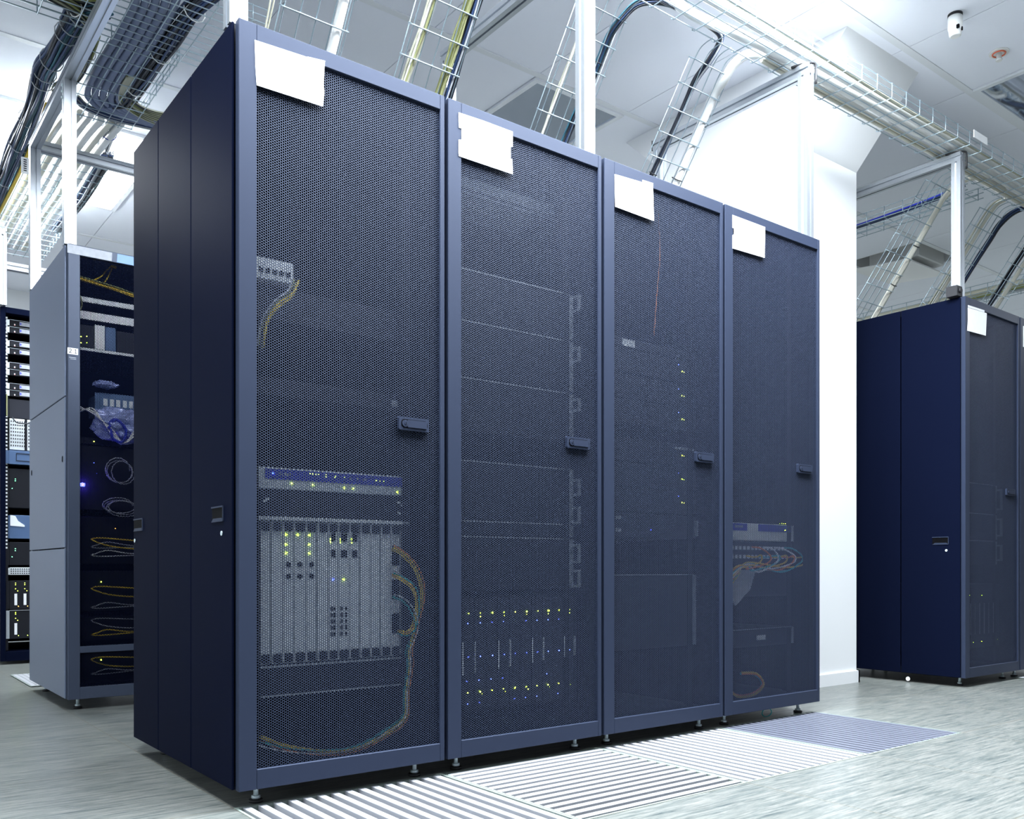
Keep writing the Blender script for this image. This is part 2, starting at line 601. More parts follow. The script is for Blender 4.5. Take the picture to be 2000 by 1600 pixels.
part('nozzle', MB().tube([(cx, cy, CEIL - .006), (cx, cy, CEIL - .03), (cx, cy, CEIL - .034), (cx, cy, CEIL - .04)], .012, 14, rf=lambda i: (.012, .011, .015, .013)[i]), 'white_pipe', t)

# ------------------------------------------------------------------ floor grates
def grate(i, axis, label, mt, n, wid, y0=GY0, y1=GY1, x0=None, depth=.03, z=0.0, w=.6):
    x0 = GX0 + i * .6 if x0 is None else x0
    x1 = x0 + w
    t = thing('floor_grate', label, 'floor grate', ((x0 + x1) / 2, (y0 + y1) / 2, 0), 'slatted floor grates')
    e = .008
    fr = MB()
    for (p, q, r, s) in ((x0 + .001, y0 + .001, x1 - .001, y0 + e), (x0 + .001, y1 - e * 1.8, x1 - .001, y1 - .001), (x0 + .001, y0 + e, x0 + e, y1 - e * 1.8), (x1 - e, y0 + e, x1 - .001, y1 - e * 1.8)):
        fr.box(p, q, z - depth, r, s, z + .0005)
    part('frame', fr, 'grate_edge' if axis != 'n' else mt, t)
    sm = MB()
    L = w - 2 * e
    for k in range(n):
        if axis == 'y':
            c = x0 + e + L * (k + .5) / n
            sm.cbox(c - wid / 2, y0 + e, z - depth, c + wid / 2, y1 - e * 1.8, z + .0015, .0012)
        else:
            c = y0 + e + (y1 - y0 - 2.8 * e) * (k + .5) / n
            sm.cbox(x0 + e, c - wid / 2, z - depth, x1 - e, c + wid / 2, z + .0015, .0012)
    part('slats', sm, mt, t)
    return t


grate(0, 'y', 'white slatted floor grate nearest the camera, under the tallest rack', 'grate_white', 15, .0185)
grate(1, 'x', 'white floor grate with slats running along the racks, second from the camera', 'grate_white', 15, .0185)
grate(2, 'y', 'white floor grate third from the camera, before the third rack', 'grate_white', 15, .0185)
grate(3, 'y', 'slate blue floor grate farthest along the row', 'grate_slate', 17, .020)
grate(0, 'y', 'pale floor tile grate half behind the silver rack', 'grate_white', 24, .0225, 2.80, 3.40, .02, .001, .0045)
grate(0, 'y', 'pale floor grate before the right racks', 'grate_white', 24, .0225, -.56, .04, 4.207, .001, .0045)

# ------------------------------------------------------------------ racks
RW, RD, ZB, ZT = 0.6, 0.882, 0.046, 1.902
CACHE = {}


def cached(key, fn, mats):
    if key not in CACHE:
        CACHE[key] = fn().mesh(key, mats)
    return CACHE[key]


def perforated_mesh():
    """sheet with staggered hexagonal holes, real geometry"""
    p = 0.0064
    R = p / math.sqrt(3)
    cs = 1.5 * R
    r = 0.00272
    x0, x1, z0, z1 = .0500, .5800, .0940, 1.8610
    nx = int((x1 - x0) / cs) + 1
    nz = int((z1 - z0) / p) + 1
    ix, iz = np.meshgrid(np.arange(nx), np.arange(nz), indexing='ij')
    cx = (x0 + ix * cs).ravel()
    cz = (z0 + iz * p + (ix % 2) * p / 2).ravel()
    n = len(cx)
    ang = np.arange(6) * np.pi / 3
    ca, sa = np.cos(ang), np.sin(ang)
    V = np.zeros((n, 18, 3), dtype=np.float32)
    V[:, 0:6, 0] = cx[:, None] + R * ca; V[:, 0:6, 2] = cz[:, None] + R * sa; V[:, 0:6, 1] = .0075
    V[:, 6:12, 0] = cx[:, None] + r * ca; V[:, 6:12, 2] = cz[:, None] + r * sa; V[:, 6:12, 1] = .0075
    V[:, 12:18] = V[:, 6:12]; V[:, 12:18, 1] = .0087
    q = []
    for k in range(6):
        k2 = (k + 1) % 6
        q.append((k, k2, 6 + k2, 6 + k))
        q.append((6 + k, 6 + k2, 12 + k2, 12 + k))
    q = np.array(q, dtype=np.int32)
    Fq = (q[None] + (np.arange(n, dtype=np.int32) * 18)[:, None, None]).reshape(-1, 4)
    me = bpy.data.meshes.new('perforated_panel')
    me.vertices.add(n * 18)
    me.vertices.foreach_set('co', V.reshape(-1))
    me.loops.add(Fq.size)
    me.loops.foreach_set('vertex_index', Fq.reshape(-1))
    me.polygons.add(len(Fq))
    me.polygons.foreach_set('loop_start', np.arange(0, Fq.size, 4, dtype=np.int32))
    me.materials.append(MATS['rack_paint'])
    me.update(calc_edges=True)
    return me


PERF = perforated_mesh()


def door_mesh():
    m = MB()
    y0, y1 = 0.0, .022
    m.cbox(.006, y0, ZB, .051, y1, ZT, .0015)
    m.cbox(.579, y0, ZB, .594, y1, ZT, .0015)
    m.cbox(.0505, y0, 1.86, .5795, y1, ZT, .0015)
    m.cbox(.0505, y0, ZB, .5795, y1, .095, .0015)
    return m


def handle_mesh():
    m = MB()
    x0, x1, z0, z1 = .446, .541, .957, .992
    # plate as a frame with rounded left end
    def rr(x0, x1, z0, z1, r, n=4):
        pts = []
        for cx, cz, a0 in ((x1 - r, z1 - r, 0), (x0 + r, z1 - r, 90), (x0 + r, z0 + r, 180), (x1 - r, z0 + r, 270)):
            for k in range(n + 1):
                a = math.radians(a0 + 90 * k / n)
                pts.append((cx + r * math.cos(a), cz + r * math.sin(a)))
        return pts
    m.prism(rr(x0, x1, z0, z1, .004), 1, -.0022, .008, 0)
    m.prism(rr(x0 + .007, x1 - .005, z0 + .006, z1 - .006, .009), 1, -.0027, -.0015, 1)      # dark recess
    m.prism(rr(x0 + .026, x1 - .008, z0 + .0075, z1 - .0075, .001), 1, -.0050, -.0020, 0)     # lever
    m.cyl((x0 + .0185, -.0052, (z0 + z1) / 2), (x0 + .0185, -.0020, (z0 + z1) / 2), .0095, 18, 2)
    m.cyl((x0 + .0200, -.0062, (z0 + z1) / 2), (x0 + .0200, -.0050, (z0 + z1) / 2), .0045, 12, 0)
    m.box(x0 + .0193, -.0066, (z0 + z1) / 2 - .003, x0 + .0207, -.0061, (z0 + z1) / 2 + .003, 1)
    return m


def foot_mesh():
    m = MB()
    m.cyl((0, 0, .001), (0, 0, .008), .017, 16, 1)
    m.cyl((0, 0, .010), (0, 0, .018), .011, 6, 0)
    m.cyl((0, 0, .018), (0, 0, .050), .006, 10, 0)
    return m


def cabinet_mesh():
    """open steel cabinet frame: corner posts, rings, roof, base"""
    m = MB()
    for x in (.004, .566):
        for y in (.030, .842):
            m.box(x, y, ZB + .004, x + .030, y + .030, ZT - .004)
    m.box(.0045, .0305, ZT - .03, .5955, .871, ZT - .0005)
    m.box(.0045, .0305, ZB + .0005, .5955, .871, ZB + .03)
    return m


def rail_mesh():
    m = MB()
    for x, s in ((.058, 1), (.542, -1)):
        m.box(x, .098, .08, x + s * .028 if s > 0 else x, .101, 1.87) if s > 0 else m.box(x - .028, .098, .08, x, .101, 1.87)
        m.box(x - .0015, .101, .08, x + .0015, .14, 1.87)
    return m


def side_panel(y0, y1, x0=-.003, x1=.0035):
    return lambda: MB().cbox(x0, y0, ZB + .002, x1, y1, ZT - .002, .0015)


def pull_mesh(y0, y1):
    """recessed pull handle in a side panel"""
    def f():
        m = MB()
        x = -.003
        z0, z1 = .699, .735
        m.box(x - .0006, y0, z0, x + .001, y1, z1, 1)
        m.box(x - .003, y0 - .001, z1 - .002, x, y1 + .001, z1 + .002, 0)
        m.prism([(y0, z0 - .001), (y1, z0 - .001), (y1 - .014, z0 + .008), (y0 + .010, z0 + .008)], 0, x - .003, x, 0)
        m.box(x - .003, y0 - .002, z0, x, y0 + .001, z1, 0)
        return m
    return f


def lock_mesh(y):
    return lambda: MB().tube([(-.0035, y, .669), (-.0055, y, .669)], .006, 12, 0)


def rack(x0, label, left='plain', right=False, group='navy racks with perforated doors', papers=None):
    t = thing('server_rack', label, 'server rack', (x0, 0, 0), group)
    d = link('door', cached('door', door_mesh, 'rack_paint'), t)
    link('perforated_panel', PERF, d)
    link('handle', cached('door_handle', handle_mesh, ['rack_paint', 'port_black', 'rack_paint']), d)
    if papers:
        m = MB()
        for k, (poly, mi, dep) in enumerate(papers):
            m.prism([(a - x0, b) for a, b in poly], 1, -dep, -.0003, mi)
        link('paper_label', m.mesh('paper_label', ['white_paper', 'white_tape', 'black_ink']), d, 'white paper label taped to the door')
    link('cabinet_frame', cached('cabinet', cabinet_mesh, 'rack_inside'), t)
    link('mounting_rails', cached('rails', rail_mesh, 'rack_inside'), t)
    link('rear_door', cached('rear', lambda: MB().cbox(.004, .873, ZB + .002, .596, .884, ZT - .002), 'rack_shade_paint'), t)
    if left == 'panels':
        for y0, y1, hy, ly in ((.021, .3215, (.078, .158), .088), (.3265, .6155, None, None), (.6205, .880, (.777, .873), .862)):
            p = link('side_panel', cached('sp%.2f' % y0, side_panel(y0, y1), 'rack_shade_paint'), t)
            if hy:
                link('pull_handle', cached('pull%.2f' % y0, pull_mesh(*hy), ['rack_paint', 'port_black']), p)
                link('lock', cached('lock%.2f' % y0, lock_mesh(ly), 'bolt_steel'), p)
    else:
        link('side_panel', cached('spin', side_panel(.03, .870, .0005, .0035), 'rack_inside'), t)
    link('side_panel', cached('spr', side_panel(.03, .870, .5965, .5995), 'rack_shade_paint' if right else 'rack_inside'), t)
    fm_ = cached('foot', foot_mesh, ['bolt_steel', 'black_rubber'])
    for fx in (.072, .532):
        for fy in (.060, .79):
            link('leveling_foot', fm_, t, loc=(fx, fy, 0))
    return t


P1 = [([(.0447, 1.861), (.184, 1.867), (.229, 1.866), (.226, 1.813), (.228, 1.793), (.224, 1.756), (.05, 1.753), (.047, 1.794)], 0, .0012),
      ([(.182, 1.868), (.230, 1.874), (.229, 1.866), (.182, 1.862)], 1, .0018)]
P2 = [([(.650, 1.866), (.826, 1.862), (.826, 1.752), (.650, 1.752)], 0, .0012),
      ([(.640, 1.870), (.725, 1.873), (.833, 1.873), (.833, 1.862), (.640, 1.860)], 1, .0019),
      ([(.640, 1.860), (.652, 1.860), (.652, 1.828), (.641, 1.827)], 1, .0018),
      ([(.640, 1.793), (.652, 1.796), (.652, 1.752), (.640, 1.747)], 1, .0018),
      ([(.640, 1.755), (.833, 1.755), (.833, 1.747), (.640, 1.747)], 1, .0017),
      ([(.824, 1.86), (.833, 1.862), (.833, 1.829), (.824, 1.825)], 1, .0018),
      ([(.824, 1.79), (.831, 1.792), (.833, 1.75), (.824, 1.75)], 1, .0018)]
P3 = [([(1.25, 1.860), (1.378, 1.867), (1.429, 1.866), (1.434, 1.751), (1.253, 1.755)], 0, .0012),
      ([(1.378, 1.875), (1.429, 1.877), (1.429, 1.865), (1.378, 1.866)], 1, .0018)]
P4 = [([(1.845, 1.871), (2.038, 1.871), (2.035, 1.754), (1.845, 1.749), (1.845, 1.796), (1.854, 1.802), (1.854, 1.824), (1.845, 1.824)], 0, .0012)]
PR = [([(3.629, 1.849), (3.826, 1.856), (3.815, 1.742), (3.624, 1.736), (3.63, 1.79)], 0, .0012),
      ([(3.632, 1.862), (3.80, 1.866), (3.80, 1.856), (3.632, 1.851)], 1, .0016)]
PR2 = [([(4.235, 1.86), (4.42, 1.86), (4.42, 1.75), (4.235, 1.75)], 0, .0012)]

rack(0.0, 'tall navy rack nearest the camera, white network chassis behind its door', 'panels', papers=P1)
rack(0.6, 'second rack from the camera, rows of green and blue lights low behind its door', papers=P2)
rack(1.2, 'third rack of the near row, a column of green lights behind its door', papers=P3)
rack(1.8, 'fourth rack of the near row, beside the white column', right=True, papers=P4)
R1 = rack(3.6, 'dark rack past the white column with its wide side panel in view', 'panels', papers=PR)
link('floor_disc', MB().cyl((-.004, .285, .018), (-.001, .285, .018), .011, 18).mesh('floor_disc', 'white_pipe'), R1, 'round white cap')
rack(4.2, 'rack cut off by the right edge of the photo', right=True, papers=PR2)

# ------------------------------------------------------------------ aluminium support frames over the racks
ZB0, ZB1 = 2.575, 2.620


def profile(mb, p0, p1, s=.045):
    """slotted square extrusion along one axis"""
    ax = max(range(3), key=lambda k: abs(p1[k] - p0[k]))
    h, g, d = s / 2, .0045, .007
    pts = [(-h, -h), (-g, -h), (-g, -h + d), (g, -h + d), (g, -h), (h, -h), (h, -g), (h - d, -g), (h - d, g), (h, g), (h, h), (g, h), (g, h - d), (-g, h - d), (-g, h), (-h, h), (-h, g), (-h + d, g), (-h + d, -g), (-h, -g)]
    o = [k for k in range(3) if k != ax]
    mb.prism([(p0[o[0]] + a, p0[o[1]] + b) for a, b in pts], ax, min(p0[ax], p1[ax]), max(p0[ax], p1[ax]))
    return mb


def bracket(mb, x, y, z):
    """black angle strap bent over the end of a beam"""
    path = [(x - .03, y + .05, z + .002), (x - .01, y + .01, z + .006), (x + .018, y - .022, z + .007), (x + .0275, y - .026, z - .01), (x + .0275, y - .026, z - .075)]
    mb.tube(smooth(path, 4), .005, 6)


FR = 'aluminium frames carrying the cable trays'
for x, lb in ((1.170, 'white-lit aluminium frame on the second rack, single post in the middle of the row'), (2.375, 'aluminium frame on the fourth rack before the white column'), (3.640, 'aluminium frame on the dark rack past the white column')):
    t = thing('support_frame', lb, 'support frame', (x, .0525, ZT), FR)
    part('post', profile(MB(), (x, .0525, ZT), (x, .0525, ZB0)), 'aluminium', t)
    part('post', profile(MB(), (x, .852, ZT), (x, .852, ZB0)), 'aluminium', t)
    part('beam', profile(MB(), (x, .030, 2.5975), (x, .876, 2.5975)), 'aluminium', t)
    m = MB()
    if x > 2:
        bracket(m, x, .05, ZB1)
        part('strap', m, 'black_rubber', t, 'black strap')
        part('end_cap', MB().cbox(x - .024, .8765, ZB0 - .002, x + .024, .882, ZB1 + .002, .001), 'black_rubber', t, 'black end cap')
    if x > 3:
        m = MB().cbox(x - .075, .02, ZT + .0005, x - .0235, .075, ZT + .052, .002).cyl((x - .052, .010, ZT + .028), (x - .052, .0195, ZT + .028), .012)
        part('foot_bracket', m, 'black_rubber', t, 'black foot bracket')
t = thing('support_frame', 'aluminium frame from the tall front rack across the aisle to the silver rack', 'support frame', (.0175, .0525, ZT), FR)
for y in (.0525, 1.915, 2.668):
    part('post', profile(MB(), (.0175, y, ZT), (.0175, y, ZB0)), 'aluminium', t)
part('beam', profile(MB(), (.0175, .03, 2.5975), (.0175, 2.69, 2.5975)), 'aluminium', t)
part('cross_beam', profile(MB(), (.041, 2.668, 2.5975), (2.4, 2.668, 2.5975)), 'aluminium', t)
bm = MB()
for z in (2.560, 2.535, 2.51):
    bm.cyl((-.010, 1.93, z), (-.002, 1.93, z), .006, 8)
part('bolts', bm, 'bolt_steel', t)
t = thing('support_frame', 'slim posts and beam over the open rack at the left edge', 'support frame', (.07, 4.03, 2.155), FR)
part('post', profile(MB(), (.07, 4.03, 2.160), (.07, 4.03, ZB0)), 'aluminium', t)
part('beam', profile(MB(), (.07, 4.008, 2.5975), (.07, 5.0, 2.5975)), 'aluminium', t)
part('cross_beam', profile(MB(), (.093, 4.03, 2.40), (1.5, 4.03, 2.40)), 'aluminium', t)

# ------------------------------------------------------------------ wire mesh trays
WR = .0024
TRAYS = 'wire mesh cable trays'


def tray_y(name, label, x0, x1, y0, y1, z, wall=.05, step=.1, pitch=.054, wl=True, wr=True):
    m = MB()
    n = max(2, round((x1 - x0) / pitch))
    for k in range(n + 1):
        x = x0 + (x1 - x0) * k / n
        m.tube([(x, y0, z), (x, y1, z)], WR, 5)
    for s, x, on in ((-1, x0, wl), (1, x1, wr)):
        if on:
            for h in (.5, 1):
                m.tube([(x, y0, z + wall * h), (x, y1, z + wall * h)], WR, 5)
    k = y0 + .03
    while k < y1:
        pts = [(x0 - .003, k, z - .004 if not wl else z - .004), (x1 + .003, k, z - .004)]
        if wl:
            pts.insert(0, (x0 - .004, k, z + wall))
        else:
            pts.insert(0, (x0 - .008, k, z + .012))
        if wr:
            pts.append((x1 + .004, k, z + wall))
        else:
            pts.append((x1 + .008, k, z + .012))
        m.tube(pts, WR, 5)
        k += step
    return single(name, m, 'zinc_wire', label, 'cable tray', TRAYS)


def tray_x(name, label, y0, y1, x0, x1, z, wall=.06, step=.1, pitch=.049, front=True, back=True):
    m = MB()
    n = max(2, round((y1 - y0) / pitch))
    for k in range(n + 1):
        y = y0 + (y1 - y0) * k / n
        m.tube([(x0, y, z), (x1, y, z)], WR, 5)
    for y, on in ((y0, front), (y1, back)):
        if on:
            for h in (.5, 1):
                m.tube([(x0, y, z + wall * h), (x1, y, z + wall * h)], WR, 5)
    k = x0 + .03
    while k < x1:
        pts = [(k, y0 - .003, z - .004), (k, y1 + .003, z - .004)]
        pts.insert(0, (k, y0 - .004, z + wall) if front else (k, y0 - .006, z + .014))
        if back:
            pts.append((k, y1 + .004, z + wall))
        else:
            pts += [(k, y1 + .014, z + .002), (k, y1 + .012, z + .014)]
        m.tube(pts, WR, 5)
        k += step
    return single(name, m, 'zinc_wire', label, 'cable tray', TRAYS)


ZTR = 2.632
t = tray_x('cable_tray', 'long wire mesh tray running over the front of the racks', -.005, .190, -1.0, 8.0, ZTR + .012, wall=.062, step=.118, back=False)
sg = MB().cbox(3.66, -.016, ZTR + .05, 3.80, -.012, ZTR + .088, .001)
so = part('tag_plate', sg, 'white_paper', t, 'small white tag plate')
tray_x('cable_tray', 'wire mesh tray across the top left corner over the aisle', 1.17, 1.62, -2.0, .56, ZTR + .018, wall=.055, step=.13, pitch=.047)
tray_y('cable_tray', 'wire mesh tray carrying the thick grey hoses over the aisle', .046, .368, 1.63, 2.36, ZTR + .018, step=.096)
tray_y('cable_tray', 'wire mesh tray beyond the silver rack, in front of the lamp glare', .046, .385, 2.72, 4.6, ZTR + .012, step=.1)
tray_y('cable_tray', 'wire mesh tray with the blue cable running back from the right racks', 4.05, 4.23, .20, 4.6, 2.60, step=.11, wall=.06)
tray_y('cable_tray', 'low wire mesh tray seen just above the right racks', 5.78, 6.02, .25, 5.2, 2.55, step=.12, wall=.06)

# angled drop ladders from the long tray down to the racks
def slope_pt(s, x, off=0.0):
    """point s metres down the sloping ladder plane, lifted off it by off"""
    y, z = .287 + .590 * s, 2.614 - .807 * s
    return (x, y + .807 * off, z + .590 * off)


LAD = 'sloping drop ladders from the long tray'


def ladder(x0, label, w=.212, smax=.86):
    m = MB()
    for k in range(5):
        x = x0 + w * k / 4
        pts = smooth([(x, .192, 2.652), (x, .225, 2.652), (x, .262, 2.640), slope_pt(.02, x), slope_pt(.07, x)], 4) + [slope_pt(smax, x)]
        m.tube(pts, .0021, 5)
    for x in (x0 - .002, x0 + w + .002):
        m.tube([slope_pt(.0, x, .03), slope_pt(smax, x, .03)], .0021, 5)
    s = .0
    while s < smax:
        m.tube([slope_pt(s, x0 - .004, .032), slope_pt(s, x0 - .004, -.004), slope_pt(s, x0 + w + .006, -.004), slope_pt(s, x0 + w + .006, .014)], .0026, 5)
        s += .0945
    return single('drop_ladder', m, 'zinc_wire', label, 'cable ladder', LAD)


ladder(.340, 'wire drop ladder above the tallest rack')
ladder(.770, 'wire drop ladder above the second rack with green and yellow cables in it')
ladder(1.368, 'wire drop ladder behind the middle post')
ladder(1.972, 'wire drop ladder nearest the white column, holding the white hose')
ladder(3.828, 'wire drop ladder right of the white column, left of the tall right post')
ladder(4.430, 'wire drop ladder just right of the tall right post')
ladder(5.030, 'wire drop ladder at the right edge of the photo')

rnd = random.Random(7)


def lad_path(x, s0=0.0, s1=.86, off=.012, dx=0.0, n=10):
    return [slope_pt(s0 + (s1 - s0) * k / n, x + dx * k / n, off) for k in range(n + 1)]


def tie(mb, c, d, r):
    """cable tie ring around a bundle at c, heading d"""
    d = Vector(d).normalized()
    u = d.orthogonal().normalized(); w = d.cross(u)
    mb.tube([Vector(c) + u * (r * math.cos(k * math.pi / 6)) + w * (r * math.sin(k * math.pi / 6)) for k in range(12)], .0022, 5, closed=True)


SD = (0, .590, -.807)


def bundle(label, path, n, R, r, cols, cat='cable bundle', group='cables on the drop ladders', ties=(), flat=1.0, mlist=None, name='cable_bundle', tie_mat='black_rubber', seg=5):
    t = thing(name, label, cat, tuple(path[0]), group)
    sp = smooth(path, seg)
    by = {}
    for k in range(n):
        by.setdefault(cols[k % len(cols)], []).append(k)
    m = MB()
    strands(m, sp, n, R, r, len(cols), rnd, flat)
    part('cables', m, cols, t)
    for i in ties:
        tm_ = MB()
        i = min(max(1, int(i * (len(sp) - 1))), len(sp) - 2)
        tie(tm_, sp[i], sp[i + 1] - sp[i - 1], R + r)
        part('cable_tie', tm_, tie_mat, t)
    return t


def hose(label, path, r, mt, group='hoses in the trays', pitch=.008, ties=(), name='corrugated_hose', depth=.1):
    t = thing(name, label, 'hose', tuple(path[0]), group)
    sp = smooth(path, 8)
    m = MB(); conduit(m, sp, r, 0, pitch, depth=depth)
    part('tube', m, mt, t)
    for i in ties:
        tm_ = MB()
        i = min(max(1, int(i * (len(sp) - 1))), len(sp) - 2)
        tie(tm_, sp[i], sp[i + 1] - sp[i - 1], r + .003)
        part('cable_tie', tm_, 'black_rubber', t)
    return t


# ladder 1
hose('white corrugated hose above the tallest rack', [(.527, .21, 2.68), (.527, .25, 2.67)] + lad_path(.527, .02, .86, .018), .0165, 'white_pipe')
bundle('pair of thin cream cables above the tallest rack', [(.300, .21, 2.66), (.300, .25, 2.655)] + lad_path(.300, .02, .86, .0), 2, .011, .0028, ['cream_cable'])
# ladder 2
bundle('cream and yellow cable bundle on the second drop ladder', [(.83, .21, 2.67), (.828, .26, 2.655)] + lad_path(.826, .03, .86, .014, -.05), 9, .014, .0042, ['cream_cable', 'white_cable', 'lime_cable', 'cream_cable'], ties=(.6,), tie_mat='white_cable')
bundle('olive cable bundle on the second drop ladder', [(.955, .21, 2.67), (.952, .26, 2.655)] + lad_path(.950, .03, .86, .014, -.02), 12, .014, .0042, ['lime_cable', 'olive_cable', 'lime_cable'], ties=(.5,), tie_mat='white_cable')
bundle('black cable bundle beside the olive cables on the second drop ladder', [(.985, .21, 2.67), (.982, .26, 2.655)] + lad_path(.978, .03, .86, .014, 0), 11, .014, .0042, ['black_cable', 'navy_cable', 'grey_cable', 'black_cable'])
# ladder 3
bundle('thin cream cables behind the middle post', [(1.42, .21, 2.67), (1.42, .26, 2.655)] + lad_path(1.418, .03, .86, .012, -.01), 3, .007, .0036, ['cream_cable', 'white_cable'])
bundle('black cable bundle curling from the long tray just right of the middle post',
       [(2.0, .150, 2.678), (1.86, .165, 2.682), (1.74, .178, 2.684), (1.66, .205, 2.682), (1.60, .245, 2.665), (1.562, .285, 2.618)] + lad_path(1.545, .06, .86, .012, -.035), 8, .013, .0040, ['black_cable', 'navy_cable', 'black_cable', 'teal_dark_cable'], ties=(.45,))
# ladder 4
bundle('black cable bundle draping off the long tray onto the ladder by the column',
       [(1.20, .172, 2.675), (1.45, .182, 2.683), (1.66, .176, 2.68), (1.80, .186, 2.690), (1.93, .187, 2.690), (2.02, .20, 2.690), (2.055, .232, 2.678), (2.050, .275, 2.628)] + lad_path(2.035, .06, .86, .012, -.03), 8, .013, .0040, ['black_cable', 'navy_cable', 'black_cable', 'grey_cable'], ties=(.72, .9))
hose('white corrugated hose bending down onto the ladder by the column',
     [(2.95, .155, 2.675), (2.6, .160, 2.675), (2.40, .163, 2.678), (2.28, .178, 2.684), (2.21, .212, 2.680), (2.175, .258, 2.645), (2.165, .30, 2.595)] + lad_path(2.164, .08, .86, .016), .0195, 'white_pipe', ties=(.68, .93))
# right ladders
hose('cream hose on the ladder just left of the tall right post', [(4.35, .15, 2.668), (4.16, .165, 2.672), (4.08, .20, 2.670), (4.045, .255, 2.640)] + lad_path(4.040, .04, .86, .014), .0165, 'cream_pipe', ties=(.52, .72))
bundle('black cable bundle on the ladder right of the tall right post', [(5.05, .14, 2.67), (4.85, .16, 2.675), (4.74, .20, 2.672), (4.69, .255, 2.645)] + lad_path(4.672, .04, .86, .012), 7, .014, .0055, ['black_cable', 'navy_cable', 'black_cable'], ties=(.6, .8))
bundle('thin cream cable on the ladder right of the tall right post', [(4.475, .21, 2.665), (4.475, .26, 2.65)] + lad_path(4.475, .03, .86, .01), 2, .005, .004, ['cream_cable'])
bundle('black cable bundle at the right edge of the photo', [(5.10, .21, 2.67), (5.10, .26, 2.655)] + lad_path(5.10, .03, .86, .012), 7, .014, .0055, ['black_cable', 'navy_cable'], ties=(.6, .8))
hose('cream hose at the right edge of the photo', [(5.19, .21, 2.67), (5.19, .26, 2.655)] + lad_path(5.19, .03, .86, .014), .0165, 'cream_pipe')
hose('second cream hose at the right edge of the photo', [(4.52, .21, 2.67), (4.52, .26, 2.655)] + lad_path(4.52, .03, .86, .014), .013, 'cream_pipe')

# pipes lying along the long tray
PZ = ZTR + .016
hose('thick white hose along the middle of the long tray', [(1.70, .172, PZ + .045), (1.84, .165, PZ + .026), (2.1, .132, PZ + .022), (2.4, .118, PZ + .021), (3.2, .112, PZ + .021), (4.2, .11, PZ + .021), (6.5, .11, PZ + .021)], .021, 'white_pipe', pitch=.009, depth=.06)
hose('thick white hose along the aisle side of the long tray', [(-.9, .05, PZ + .021), (1.2, .055, PZ + .021), (2.4, .06, PZ + .021), (4, .058, PZ + .021), (6.5, .06, PZ + .021)], .020, 'white_pipe', pitch=.009, depth=.06)
bundle('flat run of cream cables along the rack side of the long tray', [(2.25, .165, PZ + .012), (2.6, .165, PZ + .010), (3.5, .16, PZ + .010), (5, .16, PZ + .010), (6.5, .16, PZ + .010)], 7, .020, .0075, ['cream_pipe', 'cream_cable', 'white_pipe'], flat=.4, group='hoses in the trays')
bundle('thin white cables along the aisle side wall of the long tray', [(-.5, .016, PZ + .022), (1, .02, PZ + .012), (2, .014, PZ + .02), (3, .022, PZ + .010), (4, .018, PZ + .016), (6.5, .016, PZ + .012)], 4, .009, .004, ['white_cable', 'cream_cable'], group='hoses in the trays')
bundle('dark blue cable lying in the tray behind the right racks', [(4.10, .24, 2.655), (4.10, .40, 2.632), (4.11, .9, 2.622), (4.09, 1.6, 2.625), (4.12, 2.4, 2.622), (4.1, 4, 2.622)], 4, .010, .006, ['blue_cable', 'navy_cable'], group='cables in the rear trays')
bundle('olive cable run filling the low tray above the right racks', [(5.9, .3, 2.58), (5.9, 1.5, 2.58), (5.9, 3, 2.58), (5.9, 5, 2.58)], 9, .07, .016, ['olive_cable', 'cream_cable', 'grey_cable'], flat=.25, group='cables in the rear trays')
m = MB().tube(smooth([(4.05, .93, 2.60), (4.06, .93, 2.58), (4.075, .94, 2.5), (4.07, .94, 2.3), (4.06, .93, 2.1), (4.07, .9, 1.902)], 6), .004, 6)
single('hanging_cable', m, 'grey_cable', 'thin grey cable hanging from the tray right of the white column', 'cable', 'cables in the rear trays')

# ------------------------------------------------------------------ cables over the aisle at the left
G = 'cables over the aisle at the left'
for k in range(5):
    x = .132 + .031 * k
    dy = .006 * k
    path = [(x - .16 - .03 * k, 1.10 - .03 * k, 2.675), (x - .05, 1.22 - .02 * k, 2.685 + .004 * (k % 2)), (x, 1.36 - .01 * k, 2.682), (x + .003, 1.6, 2.674), (x - .004, 1.9, 2.674), (x, 2.12 - dy, 2.674), (x + .03, 2.215 - dy * 1.5, 2.674), (x + .11, 2.27 - dy * 2, 2.676), (x + .35, 2.29 - dy * 3, 2.678), (x + .9, 2.29 - dy * 3, 2.68)]
    hose(['first', 'second', 'third', 'fourth', 'fifth'][k] + ' thick grey hose from the left in the tray over the aisle', path, .0155, 'grey_hose', G, pitch=.028, depth=.09)
bundle('black cable bundle right of the grey hoses over the aisle', [(.42, .95, 2.69), (.36, 1.12, 2.685), (.325, 1.3, 2.68), (.308, 1.55, 2.672), (.298, 1.8, 2.672), (.292, 2.02, 2.674), (.285, 2.15, 2.68), (.20, 2.28, 2.70)], 26, .036, .0058, ['black_cable', 'navy_cable', 'black_cable'], group=G, flat=.7, ties=(.3, .5, .7), tie_mat='white_cable')
bundle('olive cables left of the grey hoses over the aisle', [(-.5, 1.42, 2.68), (-.2, 1.50, 2.68), (-.03, 1.56, 2.678), (.05, 1.66, 2.676), (.068, 1.8, 2.670), (.075, 1.95, 2.672), (.060, 2.12, 2.675), (.03, 2.25, 2.68)], 16, .024, .0042, ['olive_cable', 'lime_cable', 'cream_cable', 'black_cable'], group=G, ties=(.3, .62), tie_mat='white_cable')
bundle('tangle of olive and green cables in the tray at the top left corner', [(-1.6, 1.38, 2.70), (-.8, 1.47, 2.695), (-.4, 1.50, 2.70), (-.16, 1.49, 2.70), (-.02, 1.42, 2.70), (.08, 1.25, 2.71), (.13, 1.1, 2.72)], 44, .085, .0055, ['olive_cable', 'lime_cable', 'olive_cable', 'black_cable', 'olive_cable'], group=G, flat=.4)
